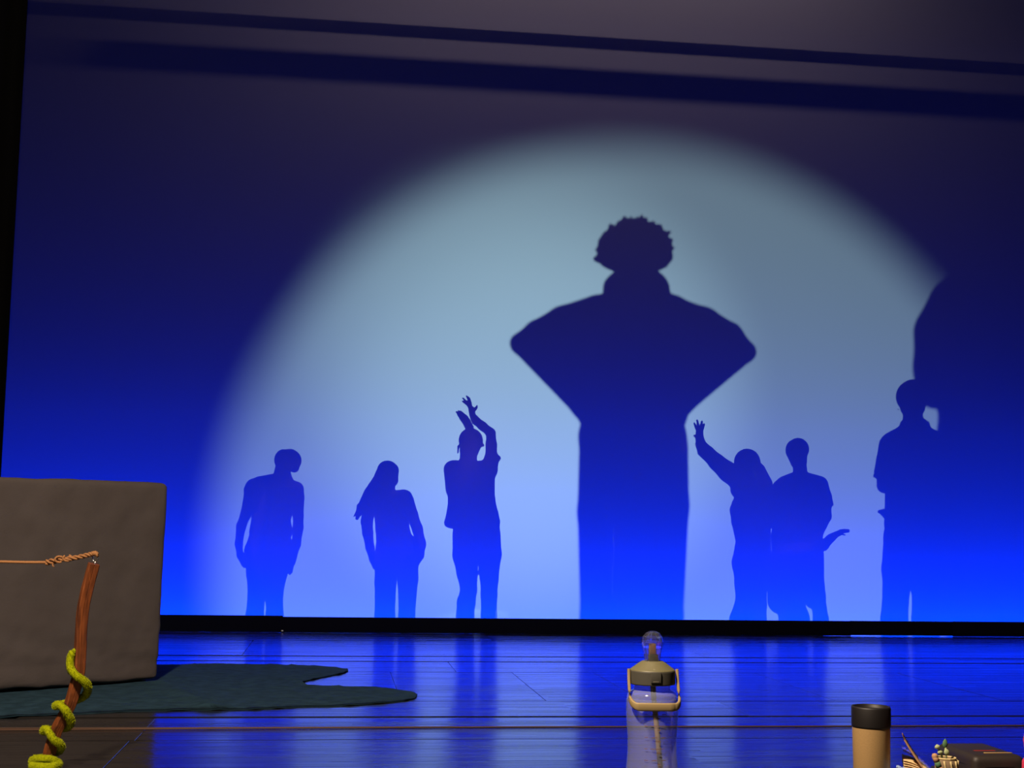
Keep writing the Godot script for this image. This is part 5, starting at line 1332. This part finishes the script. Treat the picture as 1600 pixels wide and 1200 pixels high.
			["wide_trousers", "trouser", [[0.013, [-0.095, 1.004, 0, 0.096, 0.109, 1.009, 0, 0.097, 0.01, 0.983, 0, 0.141, 0.011, 0.914, 0, 0.141, -0.09, 0.981, 0, 0.098, -0.091, 0.729, 0, 0.1, -0.091, 0.729, 0, 0.1, -0.081, 0.358, 0, 0.097, -0.081, 0.358, 0, 0.097, -0.081, 0.09, 0, 0.075, 0.114, 0.962, 0, 0.098, 0.115, 0.756, 0, 0.1, 0.115, 0.756, 0, 0.1, 0.1, 0.359, 0, 0.095, 0.1, 0.359, 0, 0.095, 0.1, 0.09, 0, 0.075]]]],
			["shoe", "shoe", [[0.012, [-0.081, 0.05, -0.03, 0.05, -0.081, 0.036, 0.13, 0.036]]]],
			["shoe", "shoe", [[0.012, [0.1, 0.05, -0.03, 0.05, 0.1, 0.036, 0.13, 0.036]]]],
		]},
		{"label": "huge blurred figure in a loose short-sleeved shirt at the right edge of the screen", "at": Vector3(1.912, -0.3, -4.909), "parts": [
			["body", "skin", [[0.014, [0.061, 1.637, 0, 0.064, 0.058, 1.517, 0, 0.068, -0.102, 1.419, 0, 0.07, 0.227, 1.432, 0, 0.071, 0.057, 1.473, 0, 0.075, 0.05, 1.213, 0, 0.157, -0.059, 1.339, 0, 0.078, -0.058, 0.912, 0, 0.082, 0.167, 1.347, 0, 0.079, 0.148, 0.917, 0, 0.083, -0.139, 1.392, 0, 0.068, -0.179, 1.292, 0, 0.077, -0.179, 1.292, 0, 0.077, -0.194, 1.174, 0, 0.069, -0.194, 1.174, 0, 0.069, -0.202, 1.112, 0, 0.06, -0.254, 1.072, 0, 0.016, -0.205, 1.061, 0, 0.018, 0.249, 1.407, 0, 0.07, 0.287, 1.286, 0, 0.079, 0.287, 1.286, 0, 0.079, 0.293, 1.126, 0, 0.064, -0.142, 1.143, 0, 0.049, -0.148, 0.952, 0, 0.053, -0.148, 0.952, 0, 0.053, -0.137, 0.722, 0, 0.042, -0.137, 0.722, 0, 0.042, -0.12, 0.618, 0, 0.035, 0.255, 1.155, 0, 0.055, 0.254, 0.962, 0, 0.054, 0.254, 0.962, 0, 0.054, 0.228, 0.728, 0, 0.043, 0.228, 0.728, 0, 0.043, 0.214, 0.623, 0, 0.036, -0.025, 0.871, 0, 0.091, 0.109, 0.874, 0, 0.092, -0.1, 0.817, 0, 0.076, -0.113, 0.597, 0, 0.072, -0.113, 0.597, 0, 0.072, -0.119, 0.36, 0, 0.072, -0.037, 0.828, 0, 0.1, -0.054, 0.598, 0, 0.08, -0.054, 0.598, 0, 0.08, -0.064, 0.36, 0, 0.068, -0.064, 0.36, 0, 0.068, -0.064, 0.09, 0, 0.061, 0.119, 0.832, 0, 0.101, 0.117, 0.601, 0, 0.081, 0.117, 0.601, 0, 0.081, 0.111, 0.362, 0, 0.069, 0.111, 0.362, 0, 0.069, 0.111, 0.09, 0, 0.061]], [0.008, [0.063, 1.714, 0, 0.096, 0.062, 1.659, 0, 0.08, 0.063, 1.701, 0.083, 0.009, 0.063, 1.668, 0.099, 0.013, 0.033, 1.715, 0.079, 0.012, 0.093, 1.715, 0.079, 0.012, 0.044, 1.638, 0.077, 0.009, 0.082, 1.638, 0.077, 0.009, 0.037, 1.697, 0.081, 0.011, 0.038, 1.697, 0.081, 0.011, 0.088, 1.697, 0.081, 0.011, 0.089, 1.697, 0.081, 0.011]]]],
			["hair", "hair", [[0.007, [0.064, 1.725, 0, 0.098, 0.064, 1.725, 0, 0.098]]]],
			["loose_t_shirt", "cloth", [[0.012, [-0.102, 1.419, 0, 0.086, 0.227, 1.432, 0, 0.087, 0.057, 1.473, 0, 0.091, 0.05, 1.213, 0, 0.192, -0.059, 1.339, 0, 0.095, -0.058, 0.912, 0, 0.1, 0.167, 1.347, 0, 0.096, 0.148, 0.917, 0, 0.101, -0.139, 1.392, 0, 0.083, -0.179, 1.292, 0, 0.094, -0.179, 1.292, 0, 0.094, -0.194, 1.174, 0, 0.085, -0.194, 1.174, 0, 0.085, -0.202, 1.112, 0, 0.073, -0.254, 1.072, 0, 0.02, -0.205, 1.061, 0, 0.022, 0.249, 1.407, 0, 0.085, 0.287, 1.286, 0, 0.096, 0.287, 1.286, 0, 0.096, 0.293, 1.126, 0, 0.078]]]],
			["trousers", "trouser", [[0.013, [-0.025, 0.871, 0, 0.111, 0.109, 0.874, 0, 0.112, -0.1, 0.817, 0, 0.093, -0.113, 0.597, 0, 0.088, -0.113, 0.597, 0, 0.088, -0.119, 0.36, 0, 0.088, -0.037, 0.828, 0, 0.122, -0.054, 0.598, 0, 0.097, -0.054, 0.598, 0, 0.097, -0.064, 0.36, 0, 0.083, -0.064, 0.36, 0, 0.083, -0.064, 0.09, 0, 0.075, 0.119, 0.832, 0, 0.124, 0.117, 0.601, 0, 0.098, 0.117, 0.601, 0, 0.098, 0.111, 0.362, 0, 0.084, 0.111, 0.362, 0, 0.084, 0.111, 0.09, 0, 0.075]]]],
			["shoe", "shoe", [[0.012, [-0.064, 0.05, -0.03, 0.05, -0.064, 0.036, 0.13, 0.036]]]],
			["shoe", "shoe", [[0.012, [0.111, 0.05, -0.03, 0.05, 0.111, 0.036, 0.13, 0.036]]]],
		]},
	]
